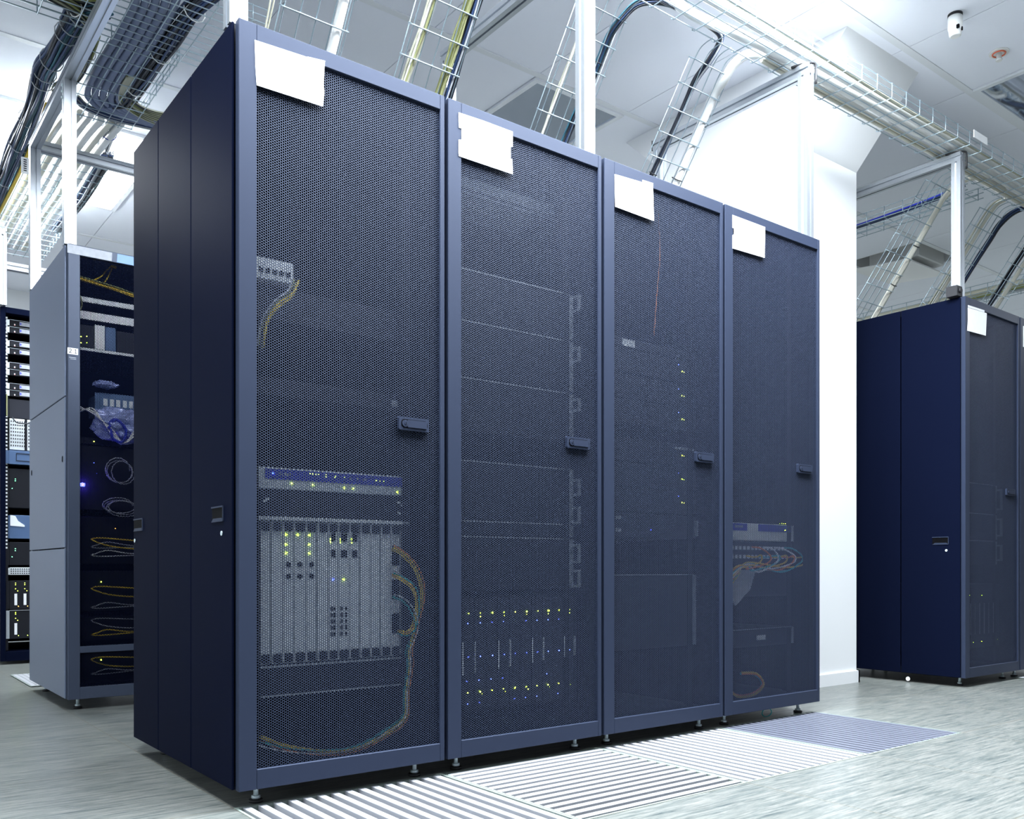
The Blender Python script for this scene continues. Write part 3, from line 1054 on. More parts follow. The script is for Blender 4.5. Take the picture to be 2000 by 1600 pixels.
t = thing('cable_fan', 'fan of cream and olive cables spreading under the tray by the tall rack', 'cable bundle', (.25, 1.95, 2.666), G)
fan = MB()
for k in range(22):
    q = k / 21
    fan.tube(smooth([(.236 + .030 * q, 1.90 - .04 * q, 2.660 + .006 * (k % 3)), (.240 + .030 * q, 2.02 - .03 * q, 2.657 + .006 * (k % 3)), (.275 + .045 * q, 2.14 - .05 * q, 2.658 + .004 * (k % 4)), (.40 + .02 * q, 2.235 - .11 * q, 2.664), (.62, 2.275 - .20 * q, 2.668 + .003 * (k % 3)), (.95, 2.28 - .21 * q, 2.67)], 5), .0036, 5, k % 3)
part('cables', fan, ['cream_cable', 'olive_cable', 'black_cable'], t)
bundle('fan of pale grey cables at the end of the hose tray', [(.10, 2.22, 2.665), (.16, 2.28, 2.665), (.28, 2.315, 2.668), (.5, 2.30, 2.675), (.8, 2.28, 2.68)], 12, .024, .0045, ['grey_cable', 'cream_cable', 'navy_cable'], group=G, flat=.4)
bundle('thick dark blue cable bundle hanging along the outer left of the trays',
       [(.06, 1.50, 2.70), (.0, 1.60, 2.700), (-.016, 1.74, 2.695), (-.026, 1.95, 2.69), (-.034, 2.10, 2.695), (-.026, 2.3, 2.688), (-.018, 2.6, 2.685), (-.012, 2.9, 2.682), (-.006, 3.3, 2.68), (0, 3.8, 2.68), (.0, 4.6, 2.68)], 40, .040, .0058, ['black_cable', 'teal_dark_cable', 'navy_cable', 'navy_cable', 'teal_dark_cable'], group=G, ties=(.12, .19, .23, .34, .43, .47, .6, .7, .82), tie_mat='grey_cable')
m = MB().tube(smooth([(.012, 2.35, 2.66), (.020, 2.6, 2.650), (.026, 2.9, 2.646), (.032, 3.3, 2.646), (.03, 3.8, 2.646), (.03, 4.5, 2.65)], 8), .009, 8)
single('yellow_cable', m, 'yellow_cable', 'bright yellow cable along the dark bundle at the left edge', 'cable', G)
m = MB().cbox(-.050, 2.60, 2.425, -.018, 2.606, 2.500, .001, 0)
for q in range(6):
    m.box(-.041, 2.598, 2.436 + q * .010, -.028, 2.5999, 2.440 + q * .010, 1)
single('cable_tag', m, ['white_paper', 'device_black'], 'white tag with dark marks hanging beside the slim post at the left edge', 'tag', G)
GW = 'white cables in the far tray'
for k in range(6):
    x = .082 + .044 * k
    m = []
    hose(['leftmost', 'second', 'third', 'fourth', 'fifth', 'rightmost'][k] + ' of the six pale hoses in the far tray by the lamp glare', [(x + .03, 2.37, 2.670 + .004 * (k % 3)), (x + .012, 2.60, 2.668), (x, 3.0, 2.666), (x + .004, 3.4, 2.667), (x - .005, 3.9, 2.667), (x, 4.5, 2.667)], .017 if k % 2 else .0145, ('white_pipe', 'cream_pipe', 'white_pipe', 'white_pipe', 'cream_pipe', 'white_pipe')[k], GW, pitch=.012, depth=.05)
bundle('dark cable bundle along the right wall of the far tray', [(.36, 2.74, 2.672), (.366, 2.95, 2.668), (.37, 3.2, 2.668), (.372, 3.5, 2.668), (.36, 4.0, 2.67)], 18, .026, .0065, ['black_cable', 'navy_cable', 'grey_cable', 'black_cable'], group=GW)
bundle('pale cable bunch with a blue band crossing above the far beam', [(.30, 2.30, 2.685), (.31, 2.45, 2.69), (.32, 2.58, 2.69), (.335, 2.72, 2.69)], 18, .030, .0055, ['grey_cable', 'white_cable', 'grey_cable'], group=GW, ties=(.55, .57, .59), tie_mat='blue_cable', flat=.5)
# ------------------------------------------------------------------ equipment inside the racks
def led(parent, x, y, z, kind='led_green', s=1.0):
    me = cached('led_' + kind, lambda: MB().cbox(-.0036, -.0035, -.0032, .0036, .0005, .0032, .001), kind)
    off = wloc(parent)
    o = link('indicator_light', me, parent, loc=(x - off.x, y - off.y, z - off.z))
    s *= .62
    o.scale = (s, s, s)
    return o


def device(name, label, cat, x0, x1, z0, z1, y=.10, depth=.5, mt='device_dark', group=None, edge=None, ears=True):
    t = thing(name, label, cat, ((x0 + x1) / 2, y + depth / 2, z0), group)
    part('body', MB().cbox(x0, y, z0, x1, y + depth, z1, .0015), mt, t)
    if ears:
        for a, b in ((x0 - .018, x0 - .0002), (x1 + .0002, x1 + .018)):
            part('mounting_ear', MB().box(a, y + .0005, z0 + .002, b, y + .003, z1 - .002), 'device_edge' if edge else mt, t)
    if edge:
        part('top_edge', MB().box(x0, y - .002, z1 - edge, x1, y - .0002, z1), 'device_edge', t, 'pale top edge')
    return t


# rack 1 : white network chassis with line cards
ch = thing('network_chassis', 'large white network chassis with upright line cards in the nearest rack', 'network switch', (.317, .35, .25))
Y = .10
part('body', MB().cbox(.095, Y + .02, .25, .540, .62, .842, .002), 'device_dark', ch)
part('top_panel', MB().cbox(.095, Y, .787, .540, Y + .0195, .842, .002), 'chassis_grey', ch)
bb = MB().box(.111, Y - .0015, .812, .524, Y - .0001, .838)
bp = part('blue_band', bb, 'blue_band', ch, 'deep blue band')
tx = MB()
for k, x in enumerate((.150, .156, .164, .170, .178)):
    tx.box(x, Y - .0025, .822, x + .0035, Y - .0016, .829 if k % 2 else .831)
for x in (.352, .372, .392, .398):
    tx.box(x, Y - .0025, .822, x + .004, Y - .0016, .829)
part('band_marks', tx, 'device_edge', ch)
for x, z in ((.235, .832), (.243, .832), (.251, .831), (.259, .831), (.280, .832), (.280, .826), (.308, .830), (.308, .826), (.336, .828), (.432, .825), (.444, .824), (.456, .824)):
    led(ch, x, Y - .0015, z, 'led_green', .55)
for x, z in ((.184, .803), (.244, .803), (.335, .800), (.362, .800), (.500, .797)):
    led(ch, x, Y, z, 'led_green', .8)
led(ch, .133, Y - .0015, .826, 'led_violet', 1.1)
part('fan_tray', MB().cbox(.099, Y + .004, .716, .536, Y + .0195, .786, .003), 'device_black', ch)
sp_ = MB()
for x, z in ((.108, .752), (.113, .757), (.500, .765), (.512, .757), (.520, .742), (.502, .735)):
    sp_.box(x, Y - .001, z, x + .009, Y + .0038, z + .006)
part('fan_tray_clips', sp_, 'card_white', ch)
part('card_rail', MB().cbox(.095, Y - .002, .706, .540, Y + .0195, .7155, .001), 'card_white', ch)
edges = [.099, .129, .161, .191, .225, .257, .289, .318, .352, .384, .416, .448, .480, .512, .537]
for k in range(14):
    a, b = edges[k] + .002, edges[k + 1] - .002
    m = MB()
    m.cbox(a, Y + .003, .336, b, Y + .0195, .704, .001, 0)
    for (p, q) in ((.678, .702), (.338, .362)):
        m.cbox(a + .003, Y - .004, p, b - .003, Y + .0028, q, .002, 1)       # ejector levers
    if k in (2, 3, 4):
        for z in (.592, .562):
            m.cyl(((a + b) / 2, Y, z), ((a + b) / 2, Y + .0028, z), .007, 10, 2)
    if k in (6, 7):
        for q in range(5):
            for xx in (a + .005, b - .011):
                m.box(xx, Y + .001, .400 + q * .017, xx + .006, Y + .0028, .411 + q * .017, 2)
    if k in (6, 7, 8):
        m.box(a + .006, Y + .001, .612, b - .006, Y + .0028, .632, 2)
        m.box(a + .006, Y + .001, .655, b - .006, Y + .0028, .676, 2)
    if k == 12:
        for q in range(3):
            m.box(a + .002, Y + .001, .40 + q * .095, b - .002, Y + .0028, .455 + q * .095, 2)
    c = part('line_card', m, ['card_white', 'device_black', 'port_black'], ch)
    xm = (a + b) / 2
    if k in (2, 3, 4):
        for z in (.670, .645, .622):
            if not (k == 3 and z < .66):
                led(c, xm - .006, Y + .003, z, 'led_green', .9)
    if k in (6, 7, 8):
        led(c, a + .005, Y + .003, .661, 'led_green', .6)
        led(c, a + .005, Y + .003, .653, 'led_green', .6)
    if k == 6:
        led(c, xm, Y + .003, .552, 'led_blue', .9)
    if k == 7:
        led(c, xm, Y + .003, .552, 'led_green', .9)
part('base_panel', MB().cbox(.097, Y + .004, .252, .538, Y + .0195, .330, .002), 'device_black', ch)
part('base_edge', MB().box(.099, Y - .001, .252, .536, Y + .0035, .256).box(.099, Y - .001, .327, .536, Y + .0035, .332), 'device_edge', ch)
GC = 'cables inside the nearest rack'
for lb, dx, cols, n, R in (('yellow fibre cables looping beside the white chassis', .0, ['yellow_cable', 'yellow_cable', 'orange_cable'], 5, .009), ('teal fibre cables looping beside the white chassis', -.008, ['teal_cable', 'teal_cable', 'white_cable'], 3, .007)):
    pts = [(.478, .088, .640), (.50, .070, .625), (.532, .050, .582), (.552, .048, .511), (.533, .05, .425), (.512, .05, .355), (.514, .05, .312), (.503, .05, .242), (.498, .05, .171), (.448, .05, .134), (.354, .05, .100), (.264, .05, .100), (.150, .05, .128), (.075, .05, .160)]
    if dx:
        pts = [(.478, .086, .505), (.505, .070, .49), (.523, .05, .452), (.530, .05, .41), (.505, .05, .355), (.508, .05, .312), (.495, .05, .242), (.490, .05, .175), (.44, .05, .142), (.354, .05, .108), (.264, .05, .104), (.150, .05, .124), (.075, .05, .150)]
    bundle(lb, pts, n, R, .0017, cols, group=GC)
bundle('second loop of yellow cables beside the lower line cards', [(.478, .088, .565), (.50, .07, .552), (.524, .05, .525), (.535, .05, .48), (.525, .05, .42), (.505, .05, .40), (.49, .08, .405)], 5, .008, .0022, ['yellow_cable', 'orange_cable', 'teal_cable'], group=GC)
t = device('media_converter', 'small bright white box high in the nearest rack', 'network box', .088, .190, 1.322, 1.376, .10, .22, 'card_white', ears=False)
pm_ = MB()
for k in range(5):
    pm_.box(.096 + k * .018, .0985, 1.338, .108 + k * .018, .0999, 1.350)
part('ports', pm_, 'port_black', t)
bundle('olive cables hanging below the small white box', [(.19, .09, 1.33), (.17, .08, 1.29), (.13, .08, 1.25), (.10, .08, 1.20), (.09, .08, 1.14)], 5, .014, .0028, ['olive_cable', 'yellow_cable', 'grey_cable'], group=GC)
device('blank_server', 'dark flat server above the chassis in the nearest rack', 'server', .09, .545, 1.225, 1.312, .12, .5, 'device_black')
t = device('patch_box', 'dark unit with a tiny silver tag midway in the nearest rack', 'server', .09, .545, 1.03, 1.075, .12, .5, 'device_black')
part('tag', MB().box(.492, .117, 1.040, .512, .1195, 1.058), 'device_edge', t)

# rack 2 : storage shelves and a blade chassis
SH = 'storage shelves in the second rack'
for k, (z0, z1, hs) in enumerate(((1.325, 1.475, [(1.418, 1.471)]), (1.157, 1.322, [(1.253, 1.303)]), (.990, 1.152, [(1.092, 1.135)]), (.728, .905, [(.817, .873), (.726, .783)]), (.682, .7255, []), (.516, .679, [(.599, .661), (.520, .577)]))):
    t = device('storage_shelf', ('topmost', 'second', 'third', 'fourth', 'fifth, slimmest', 'lowest')[k] + ' dark storage shelf from the top in the second rack', 'storage shelf', .69, 1.145, z0, z1, .10, .5, 'device_black', SH, .0035)
    for a, b in hs:
        m = MB().cbox(1.160, .070, a, 1.170, .082, b, .002).box(1.161, .0825, a, 1.169, .0995, a + .008).box(1.161, .0825, b - .008, 1.169, .0995, b)
        part('handle', m, 'device_edge', t, 'bright pull handle')
    if k == 1:
        led(t, 1.137, .10, 1.197, 'led_red', .8)
t = thing('cable_tray_shelf', 'bright metal shelf high behind the door of the second rack', 'shelf', (.94, .28, 1.755))
part('plate', MB().cbox(.74, .18, 1.757, 1.15, .40, 1.792, .002), 'card_white', t)
part('lip', MB().cbox(.73, .17, 1.735, 1.16, .1795, 1.742, .001), 'device_edge', t)
part('uprights', MB().box(1.10, .185, 1.793, 1.118, .30, 1.85).box(.99, .185, 1.793, 1.003, .30, 1.835), 'device_edge', t)
bl = thing('blade_chassis', 'blade chassis with rows of green and blue lights low in the second rack', 'server', (.94, .36, .15))
part('body', MB().cbox(.695, .11, .150, 1.185, .60, .500, .002), 'device_black', bl)
rb = random.Random(3)
for k in range(10):
    a = .720 + .0444 * k
    m = MB().cbox(a + .002, .100, .160, a + .0425, .1095, .490, .0015, 0)
    if k not in (2, 5, 8):
        m.box(a, .0965, .265 + .0035 * k, a + .0035, .0998, .362, 1)
    c = part('blade', m, ['device_dark', 'card_white'], bl)
    big = k in (2, 5, 7)
    led(c, a + .024, .10, .447, 'led_green', 1.25 if big else .8)
    led(c, a + .022, .10, .211, 'led_green', 1.25 if k in (1, 4, 7) else .8)
    if k % 2:
        led(c, a + .024, .10, .437, 'led_green', .6)
        led(c, a + .030, .10, .203, 'led_green', .6)
    led(c, a + .024, .10, .317, 'led_blue', .8)
    if rb.random() < .75:
        led(c, a + .022, .10, .418, 'led_blue', .7)
    if rb.random() < .75:
        led(c, a + .020, .10, .178, 'led_blue', .7)
    if rb.random() < .6:
        led(c, a + .018, .10, .245, 'led_blue', .7)
part('edge_strip', MB().box(1.1655, .0965, .298, 1.169, .1095, .362), 'card_white', bl)

# rack 3 : a stack of servers
SV = 'servers in the third rack'
for k, z in enumerate((1.296, 1.208, 1.123, .991, .905, .820)):
    t = device('server', ('topmost', 'second', 'third', 'fourth', 'fifth', 'sixth') [k] + ' server from the top with green lights in the third rack', 'server', 1.29, 1.745, z - .040, z + .040, .10, .55, 'device_dark', SV)
    led(t, 1.687, .10, z, 'led_green', .9)
    led(t, 1.698, .10, z - .001, 'led_green', .6)
    led(t, 1.668, .10, z + .022, 'led_blue', .5)
    if k == 3:
        m = MB()
        for q in range(6):
            m.box(1.648 + q * .018, .098, 1.012, 1.660 + q * .018, .0998, 1.020)
        part('front_marks', m, 'device_edge', t)
t = device('server', 'thin server with a bright white sticker high in the third rack', 'server', 1.29, 1.745, 1.342, 1.372, .10, .4, 'device_dark')
part('sticker', MB().box(1.384, .0985, 1.345, 1.443, .0998, 1.369), 'card_white', t, 'bright white sticker')
t = device('server', 'server with a blue light below the six green-lit ones in the third rack', 'server', 1.29, 1.745, .690, .772, .10, .5, 'device_dark')
led(t, 1.525, .10, .717, 'led_blue', .8)
led(t, 1.720, .10, .754, 'led_green', .6)
m = MB()
for z in (.750, .706):
    for q in range(3):
        m.box(1.352 + q * .009, .098, z, 1.359 + q * .009, .0998, z + .012)
part('front_marks', m, 'device_edge', t)
part('handle', MB().cbox(1.752, .085, .700, 1.758, .0995, .755, .001), 'device_edge', t)
device('storage_shelf', 'dark storage unit at the bottom of the third rack', 'storage shelf', 1.29, 1.745, .30, .56, .10, .5, 'device_black', edge=.002)
m = MB().tube(smooth([(1.55, .09, 1.85), (1.56, .09, 1.70), (1.545, .09, 1.55), (1.53, .09, 1.40)], 6), .0022, 5)
single('red_cable', m, 'orange_cable', 'thin red cable hanging inside the third rack', 'cable')

# rack 4 : blue striped switch with a tangle of fibre below
t = device('network_switch', 'switch with a blue stripe in the fourth rack', 'network switch', 1.89, 2.345, .690, .757, .10, .45, 'chassis_grey')
part('blue_stripe', MB().box(1.892, .098, .727, 2.06, .0998, .755).box(2.13, .098, .727, 2.343, .0998, .755), 'blue_band', t, 'deep blue stripe')
m = MB()
for q in range(4):
    m.box(1.985 + q * .012, .0965, .738, 1.993 + q * .012, .0979, .748)
part('stripe_marks', m, 'device_edge', t)
for q in range(5):
    led(t, 2.268 + q * .012, .10, .762, 'led_green', .6)
led(t, 2.30, .098, .735, 'led_green', .9)
t = device('patch_bay', 'patch panel full of fibre cables under the blue striped switch', 'patch panel', 1.89, 2.345, .600, .684, .11, .3, 'device_dark')
m = MB()
for r_ in range(2):
    for q in range(18):
        m.box(1.90 + q * .0245, .107, .620 + r_ * .034, 1.914 + q * .0245, .1098, .634 + r_ * .034)
part('ports', m, 'chassis_grey', t)
GF = 'fibre cables in the fourth rack'
rf_ = random.Random(11)
for k in range(9):
    col = ['yellow_cable', 'orange_cable', 'teal_cable', 'white_cable', 'yellow_cable', 'white_cable', 'orange_cable', 'teal_cable', 'yellow_cable'][k]
    x1 = 2.06 + .035 * k
    z1 = .63 + .035 * (k % 2)
    sag = .585 - .006 * (k % 4)
    out = .03 + .02 * (k % 3)
    m = MB().tube(smooth([(x1, .105, z1), (x1 + .03, .085, z1 - .005), (x1 + out + .02, .07, .632), (x1 + out, .065, .603), (x1 - .08, .065, sag), (2.02, .065, .588 + .002 * k), (1.96, .062, .592 - .004 * k), (1.905, .06, .560 - .006 * k), (1.895, .06, .50)], 6), .0032, 6)
    single('fibre_cable', m, col, ('first', 'second', 'third', 'fourth', 'fifth', 'sixth', 'seventh', 'eighth', 'ninth')[k] + ' fibre from the left, ' + {'yellow_cable': 'yellow', 'orange_cable': 'orange', 'teal_cable': 'teal', 'white_cable': 'white'}[col] + ', in the tangle under the blue striped switch', 'cable', GF)
bundle('yellow and teal fibres running down the left side of the fourth rack', [(1.900, .06, .52), (1.896, .055, .42), (1.894, .055, .30), (1.892, .055, .2), (1.895, .055, .14), (1.95, .06, .10), (2.05, .06, .10), (2.12, .07, .13), (2.09, .08, .17), (2.0, .08, .18)], 5, .006, .0026, ['yellow_cable', 'teal_cable', 'orange_cable'], group=GF)
m = MB().prism([(1.955, .575), (2.095, .575), (2.06, .50), (1.975, .44), (1.945, .47)], 1, .085, .092)
single('cable_fan', m, 'grey_cable', 'pale grey cable fan under the tangle in the fourth rack', 'cable bundle', GF)
t = device('server', 'dark server with a small pale sticker low in the fourth rack', 'server', 1.89, 2.345, .275, .345, .10, .5, 'device_black', edge=.002)
part('sticker', MB().box(2.120, .0985, .300, 2.176, .0998, .318), 'card_white', t, 'small pale sticker')
device('server', 'dark server just below the tangle in the fourth rack', 'server', 1.89, 2.345, .47, .575, .12, .5, 'device_black', edge=.003)
m = MB().tube([(2.13 + .03 * math.cos(k * math.pi / 8), .06, .020 + .016 * math.sin(k * math.pi / 8)) for k in range(16)], .002, 5, closed=True)
single('cable_loop', m, 'teal_cable', 'small teal cable loop hanging under the fourth rack', 'cable')

# right rack
for k, (z0, z1) in enumerate(((.87, 1.02), (.73, .865), (.60, .725))):
    t = device('storage_shelf', ('upper', 'middle', 'lower')[k] + ' of three dark storage shelves in the dark rack past the column', 'storage shelf', 3.69, 4.145, z0, z1, .10, .5, 'device_black', 'storage shelves past the column', .003)
    part('handle', MB().cbox(4.158, .072, z0 + .02, 4.168, .084, z1 - .02, .002).box(4.159, .0845, z0 + .02, 4.167, .0995, z0 + .028).box(4.159, .0845, z1 - .028, 4.167, .0995, z1 - .02), 'device_edge', t)
t = device('blade_chassis', 'blade chassis with few green lights in the dark rack past the column', 'server', 3.69, 4.17, .17, .50, .10, .5, 'device_dark')
m = MB()
for k in range(9):
    m.box(3.715 + .05 * k, .0975, .24, 3.718 + .05 * k, .0998, .40)
part('blade_seams', m, 'device_edge', t)
for x, z in ((3.856, .443), (3.989, .440), (4.121, .441), (3.989, .201), (4.121, .202), (4.165, .203), (3.9, .202)):
    led(t, x, .10, z, 'led_green', .9)

# ------------------------------------------------------------------ silver rack across the aisle
SY = 1.88
sr = thing('server_rack', 'silver grey rack across the aisle with a blue light behind its mesh door', 'server rack', (0, SY, 0), 'racks behind the near row')
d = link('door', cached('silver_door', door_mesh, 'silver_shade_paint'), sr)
pp = link('perforated_panel', PERF, d)
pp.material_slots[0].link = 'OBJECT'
pp.material_slots[0].material = MATS['rack_shade_paint']  # darker than the near doors' mesh: the dim aisle's shade as colour
link('handle', cached('door_handle', handle_mesh, ['rack_paint', 'port_black', 'rack_paint']), d)
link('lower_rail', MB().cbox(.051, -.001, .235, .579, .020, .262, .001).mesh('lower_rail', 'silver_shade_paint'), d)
m = MB()
m.prism([(.003, 1.862), (.172, 1.862), (.174, 1.898), (.003, 1.898)], 1, -.0012, -.0003, 0)
m.prism([(.192, 1.862), (.40, 1.862), (.40, 1.898), (.194, 1.898)], 1, -.0012, -.0003, 1)
link('paper_strip', m.mesh('paper_strip', ['shaded_paper', 'blue_grey_metal']), d, 'white paper strips along the top rail')
m = MB().prism([(.0035, 1.452), (.043, 1.452), (.043, 1.478), (.0035, 1.478)], 1, -.0012, -.0003, 0)
# the figures 2 and 1 on the number plate
def stroke(m, pts, w=.0022):
    for (a, b), (c, e) in zip(pts, pts[1:]):
        L = math.hypot(c - a, e - b); nx, nz = -(e - b) / L * w / 2, (c - a) / L * w / 2
        m.prism([(a + nx, b + nz), (c + nx, e + nz), (c - nx, e - nz), (a - nx, b - nz)], 1, -.0018, -.0012, 1)
stroke(m, [(.010, 1.470), (.012, 1.473), (.016, 1.473), (.018, 1.470), (.017, 1.466), (.010, 1.458), (.019, 1.458)])
stroke(m, [(.030, 1.470), (.034, 1.473), (.034, 1.458)])
stroke(m, [(.030, 1.458), (.038, 1.458)])
link('number_plate', m.mesh('number_plate', ['white_paper', 'black_ink']), d, 'small white plate reading 2 1')
m = MB().box(.010, -.0010, 1.438, .036, -.0003, 1.440).box(.014, -.0010, 1.432, .036, -.0003, 1.4335)
link('maker_line', m.mesh('maker_line', 'device_edge'), d)
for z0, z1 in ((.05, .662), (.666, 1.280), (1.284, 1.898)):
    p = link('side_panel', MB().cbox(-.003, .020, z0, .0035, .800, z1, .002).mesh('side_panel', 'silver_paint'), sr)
    if z0 == .666:
        m = MB()
        for y in (.06, .74):
            m.tube([(-.0035, y + .006 * math.cos(k * math.pi / 6), 1.03 + .012 * math.sin(k * math.pi / 6)) for k in range(12)], .0014, 5, closed=True)
        link('key_hole', m.mesh('key_hole', 'device_black'), p)
cab = MB()
for x in (.004, .566):
    for y in (.03, .77):
        cab.box(x, y, .05, x + .03, y + .03, 1.898)
cab.box(.0045, .0305, 1.872, .5955, .80, 1.9015).box(.0045, .0305, .047, .5955, .80, .076)
link('cabinet_frame', cab.mesh('cabinet_frame', 'silver_paint'), sr)
link('rear_panel', MB().box(.004, .801, .05, .596, .806, 1.9).mesh('rear_panel', 'rack_inside'), sr)
link('side_panel', MB().box(.5965, .03, .05, .5995, .80, 1.9).mesh('side_panel', 'rack_inside'), sr)
fm_ = CACHE['foot']
for fx in (.055, .545):
    for fy in (.065, .72):
        link('leveling_foot', fm_, sr, loc=(fx, fy, 0))
GS = 'things inside the silver rack'
YS = SY + .10
bundle('yellow fibre bundle sagging across the top of the silver rack', [(.045, YS, 1.805), (.08, YS, 1.797), (.14, YS - .01, 1.786), (.22, YS - .01, 1.776), (.30, YS, 1.766), (.45, YS, 1.76), (.56, YS, 1.765)], 8, .010, .0032, ['yellow_cable', 'yellow_cable', 'olive_cable'], group=GS)
m = MB().tube(smooth([(.112, YS - .012, 1.79), (.15, YS - .014, 1.815), (.175, YS - .014, 1.85), (.196, YS - .012, 1.872)], 5), .003, 5).tube(smooth([(.16, YS - .012, 1.785), (.178, YS - .016, 1.82), (.19, YS - .016, 1.85), (.2, YS - .012, 1.872)], 5), .003, 5)
m.cbox(.188, YS - .024, 1.862, .212, YS - .010, 1.872, .003).cbox(.182, YS - .022, 1.872, .198, YS - .010, 1.882, .003)
single('yellow_cable', m, 'yellow_cable', 'pair of thin yellow leads tied up at the top of the silver rack', 'cable', GS)
m = MB().tube(smooth([(.060, YS - .012, 1.74), (.072, YS - .014, 1.71), (.075, YS - .014, 1.68), (.062, YS - .012, 1.64)], 5), .003, 5)
single('yellow_cable', m, 'lime_cable', 'short lime lead at the left inside the silver rack', 'cable', GS)
for k, (z0, z1, mt, lb) in enumerate(((1.700, 1.722, 'chassis_grey', 'thin pale shelf lip high in the silver rack'), (1.628, 1.662, 'card_white', 'broad white shelf front in the silver rack'), (1.496, 1.508, 'chassis_grey', 'thin pale shelf edge below the white box in the silver rack'))):
    t = thing('rack_shelf', lb, 'shelf', (.3, YS + .2, z0), GS)
    part('plate', MB().cbox(.050, YS, z0, .55, YS + .45, z0 + .010 if k == 2 else z1, .001), 'device_dark', t)
    part('front_lip', MB().cbox(.050, YS - .006, z0, .55, YS - .0005, z1, .001), mt, t, 'pale front lip')
t = device('network_box', 'upright white box on a shelf in the silver rack', 'network box', .128, .168, 1.510, 1.612, YS - .004, .3, 'card_white', GS, ears=False)
device('network_box', 'upright blue grey box beside the white one in the silver rack', 'network box', .170, .212, 1.510, 1.610, YS - .002, .3, 'blue_grey_metal', GS, ears=False)
t = device('network_box', 'dark box with four green lights left of the white one in the silver rack', 'network box', .055, .124, 1.510, 1.605, YS, .3, 'device_dark', GS, ears=False)
for x, z in ((.075, 1.553), (.098, 1.558), (.075, 1.527), (.098, 1.53)):
    led(t, x, YS, z, 'led_green', .7)
device('network_box', 'dark wide box right of the blue grey one in the silver rack', 'network box', .216, .54, 1.510, 1.600, YS, .3, 'device_dark', GS, ears=False)
t = device('patch_bay', 'pale patch panel behind the plastic bag in the silver rack', 'patch panel', .15, .54, 1.245, 1.330, YS + .01, .2, 'blue_grey_metal', GS)
m = MB()
for q in range(14):
    m.box(.165 + .026 * q, YS + .007, 1.275, .181 + .026 * q, YS + .0098, 1.305)
part('ports', m, 'chassis_grey', t)


def blob(name, label, cat, c, r, mt, seed, group, sub=3, rough=.35):
    import bmesh
    bmh = bmesh.new()
    bmesh.ops.create_icosphere(bmh, subdivisions=sub, radius=1)
    rr = random.Random(seed)
    ds = [(Vector((rr.uniform(-1, 1), rr.uniform(-1, 1), rr.uniform(-1, 1))).normalized(), rr.uniform(3, 8), rr.uniform(0, 6)) for _ in range(9)]
    for v in bmh.verts:
        n = v.co.normalized()
        k = 1 + sum(abs(math.sin(n.dot(d_) * f + p)) - .5 for d_, f, p in ds) * rough / 4
        v.co = Vector((n.x * r[0] * k, n.y * r[1] * k, n.z * r[2] * k))
    me = bpy.data.meshes.new(name)
    bmh.to_mesh(me); bmh.free()
    me.materials.append(MATS[mt])
    o = link(name, me, loc=c)
    return tag(o, label, cat, group)


blob('plastic_bag', 'crumpled clear bluish plastic bag in the silver rack', 'bag', (.235, YS - .005, 1.195), (.10, .045, .062), 'clear_bag', 5, GS, 4, .5)
blob('plastic_bag', 'small crumpled wrapper on top of the gear in the silver rack', 'bag', (.17, YS - .005, 1.362), (.045, .03, .014), 'clear_bag', 9, GS, 3, .5)
m = MB()
for k in range(3):
    m.tube(smooth([(.065, YS - .03, 1.235 + .01 * k), (.11, YS - .04, 1.25 - .01 * k), (.15, YS - .045, 1.20), (.19, YS - .05, 1.14 + .012 * k), (.235, YS - .05, 1.115), (.29, YS - .05, 1.16 + .02 * k)], 6), .0028, 5)
single('cable_loop', m, 'white_cable', 'white leads drooping before the plastic bag in the silver rack', 'cable', GS)
m = MB()
for k in range(2):
    m.tube(smooth([(.17, YS - .05, 1.19 - .02 * k), (.20, YS - .055, 1.21), (.24, YS - .055, 1.17), (.225, YS - .055, 1.12), (.19, YS - .05, 1.13), (.18, YS - .05, 1.17)], 6), .006, 6)
single('cable_loop', m, 'blue_cable', 'bright blue lead curled before the plastic bag in the silver rack', 'cable', GS)
units = [(.83, 1.10, 'tall dark switch with the glowing blue light in the silver rack'), (.60, .80, 'dark switch second below the blue light in the silver rack'), (.40, .57, 'dark switch third below the blue light in the silver rack'), (.275, .375, 'dark switch just above the lower door seam in the silver rack'), (.095, .225, 'dark switch at the very bottom of the silver rack')]
for k, (z0, z1, lb) in enumerate(units):
    t = device('network_switch', lb, 'network switch', .080, .540, z0, z1, YS + .02, .4, 'device_black', GS)
    if k == 0:
        led(t, .073 + .012, YS + .02, .934, 'led_violet', 4.2)
        pl = bpy.data.lights.new('blue_indicator_glow', 'POINT')
        pl.energy = 0.35; pl.color = (0.10, 0.05, 1.0); pl.shadow_soft_size = .004
        po = link('blue_indicator_glow', pl, t)
        po.location = Vector((.085, YS - .004, .934)) - wloc(t)
        led(t, .130, YS + .02, 1.03, 'led_blue', .7)
        led(t, .140, YS + .02, .985, 'led_blue', .6)
    if k == 1:
        led(t, .215, YS + .02, .752, 'led_orange', .8)
    if k == 2:
        led(t, .158, YS + .02, .523, 'led_green', 1.2)
    if k == 4:
        led(t, .158, YS + .02, .191, 'led_green', 1.2)
t = device('network_switch', 'dark switch with one yellow light under the plastic bag', 'network switch', .09, .54, 1.108, 1.135, YS + .02, .3, 'device_black', GS)
led(t, .13, YS + .02, 1.121, 'led_green', 1.0)


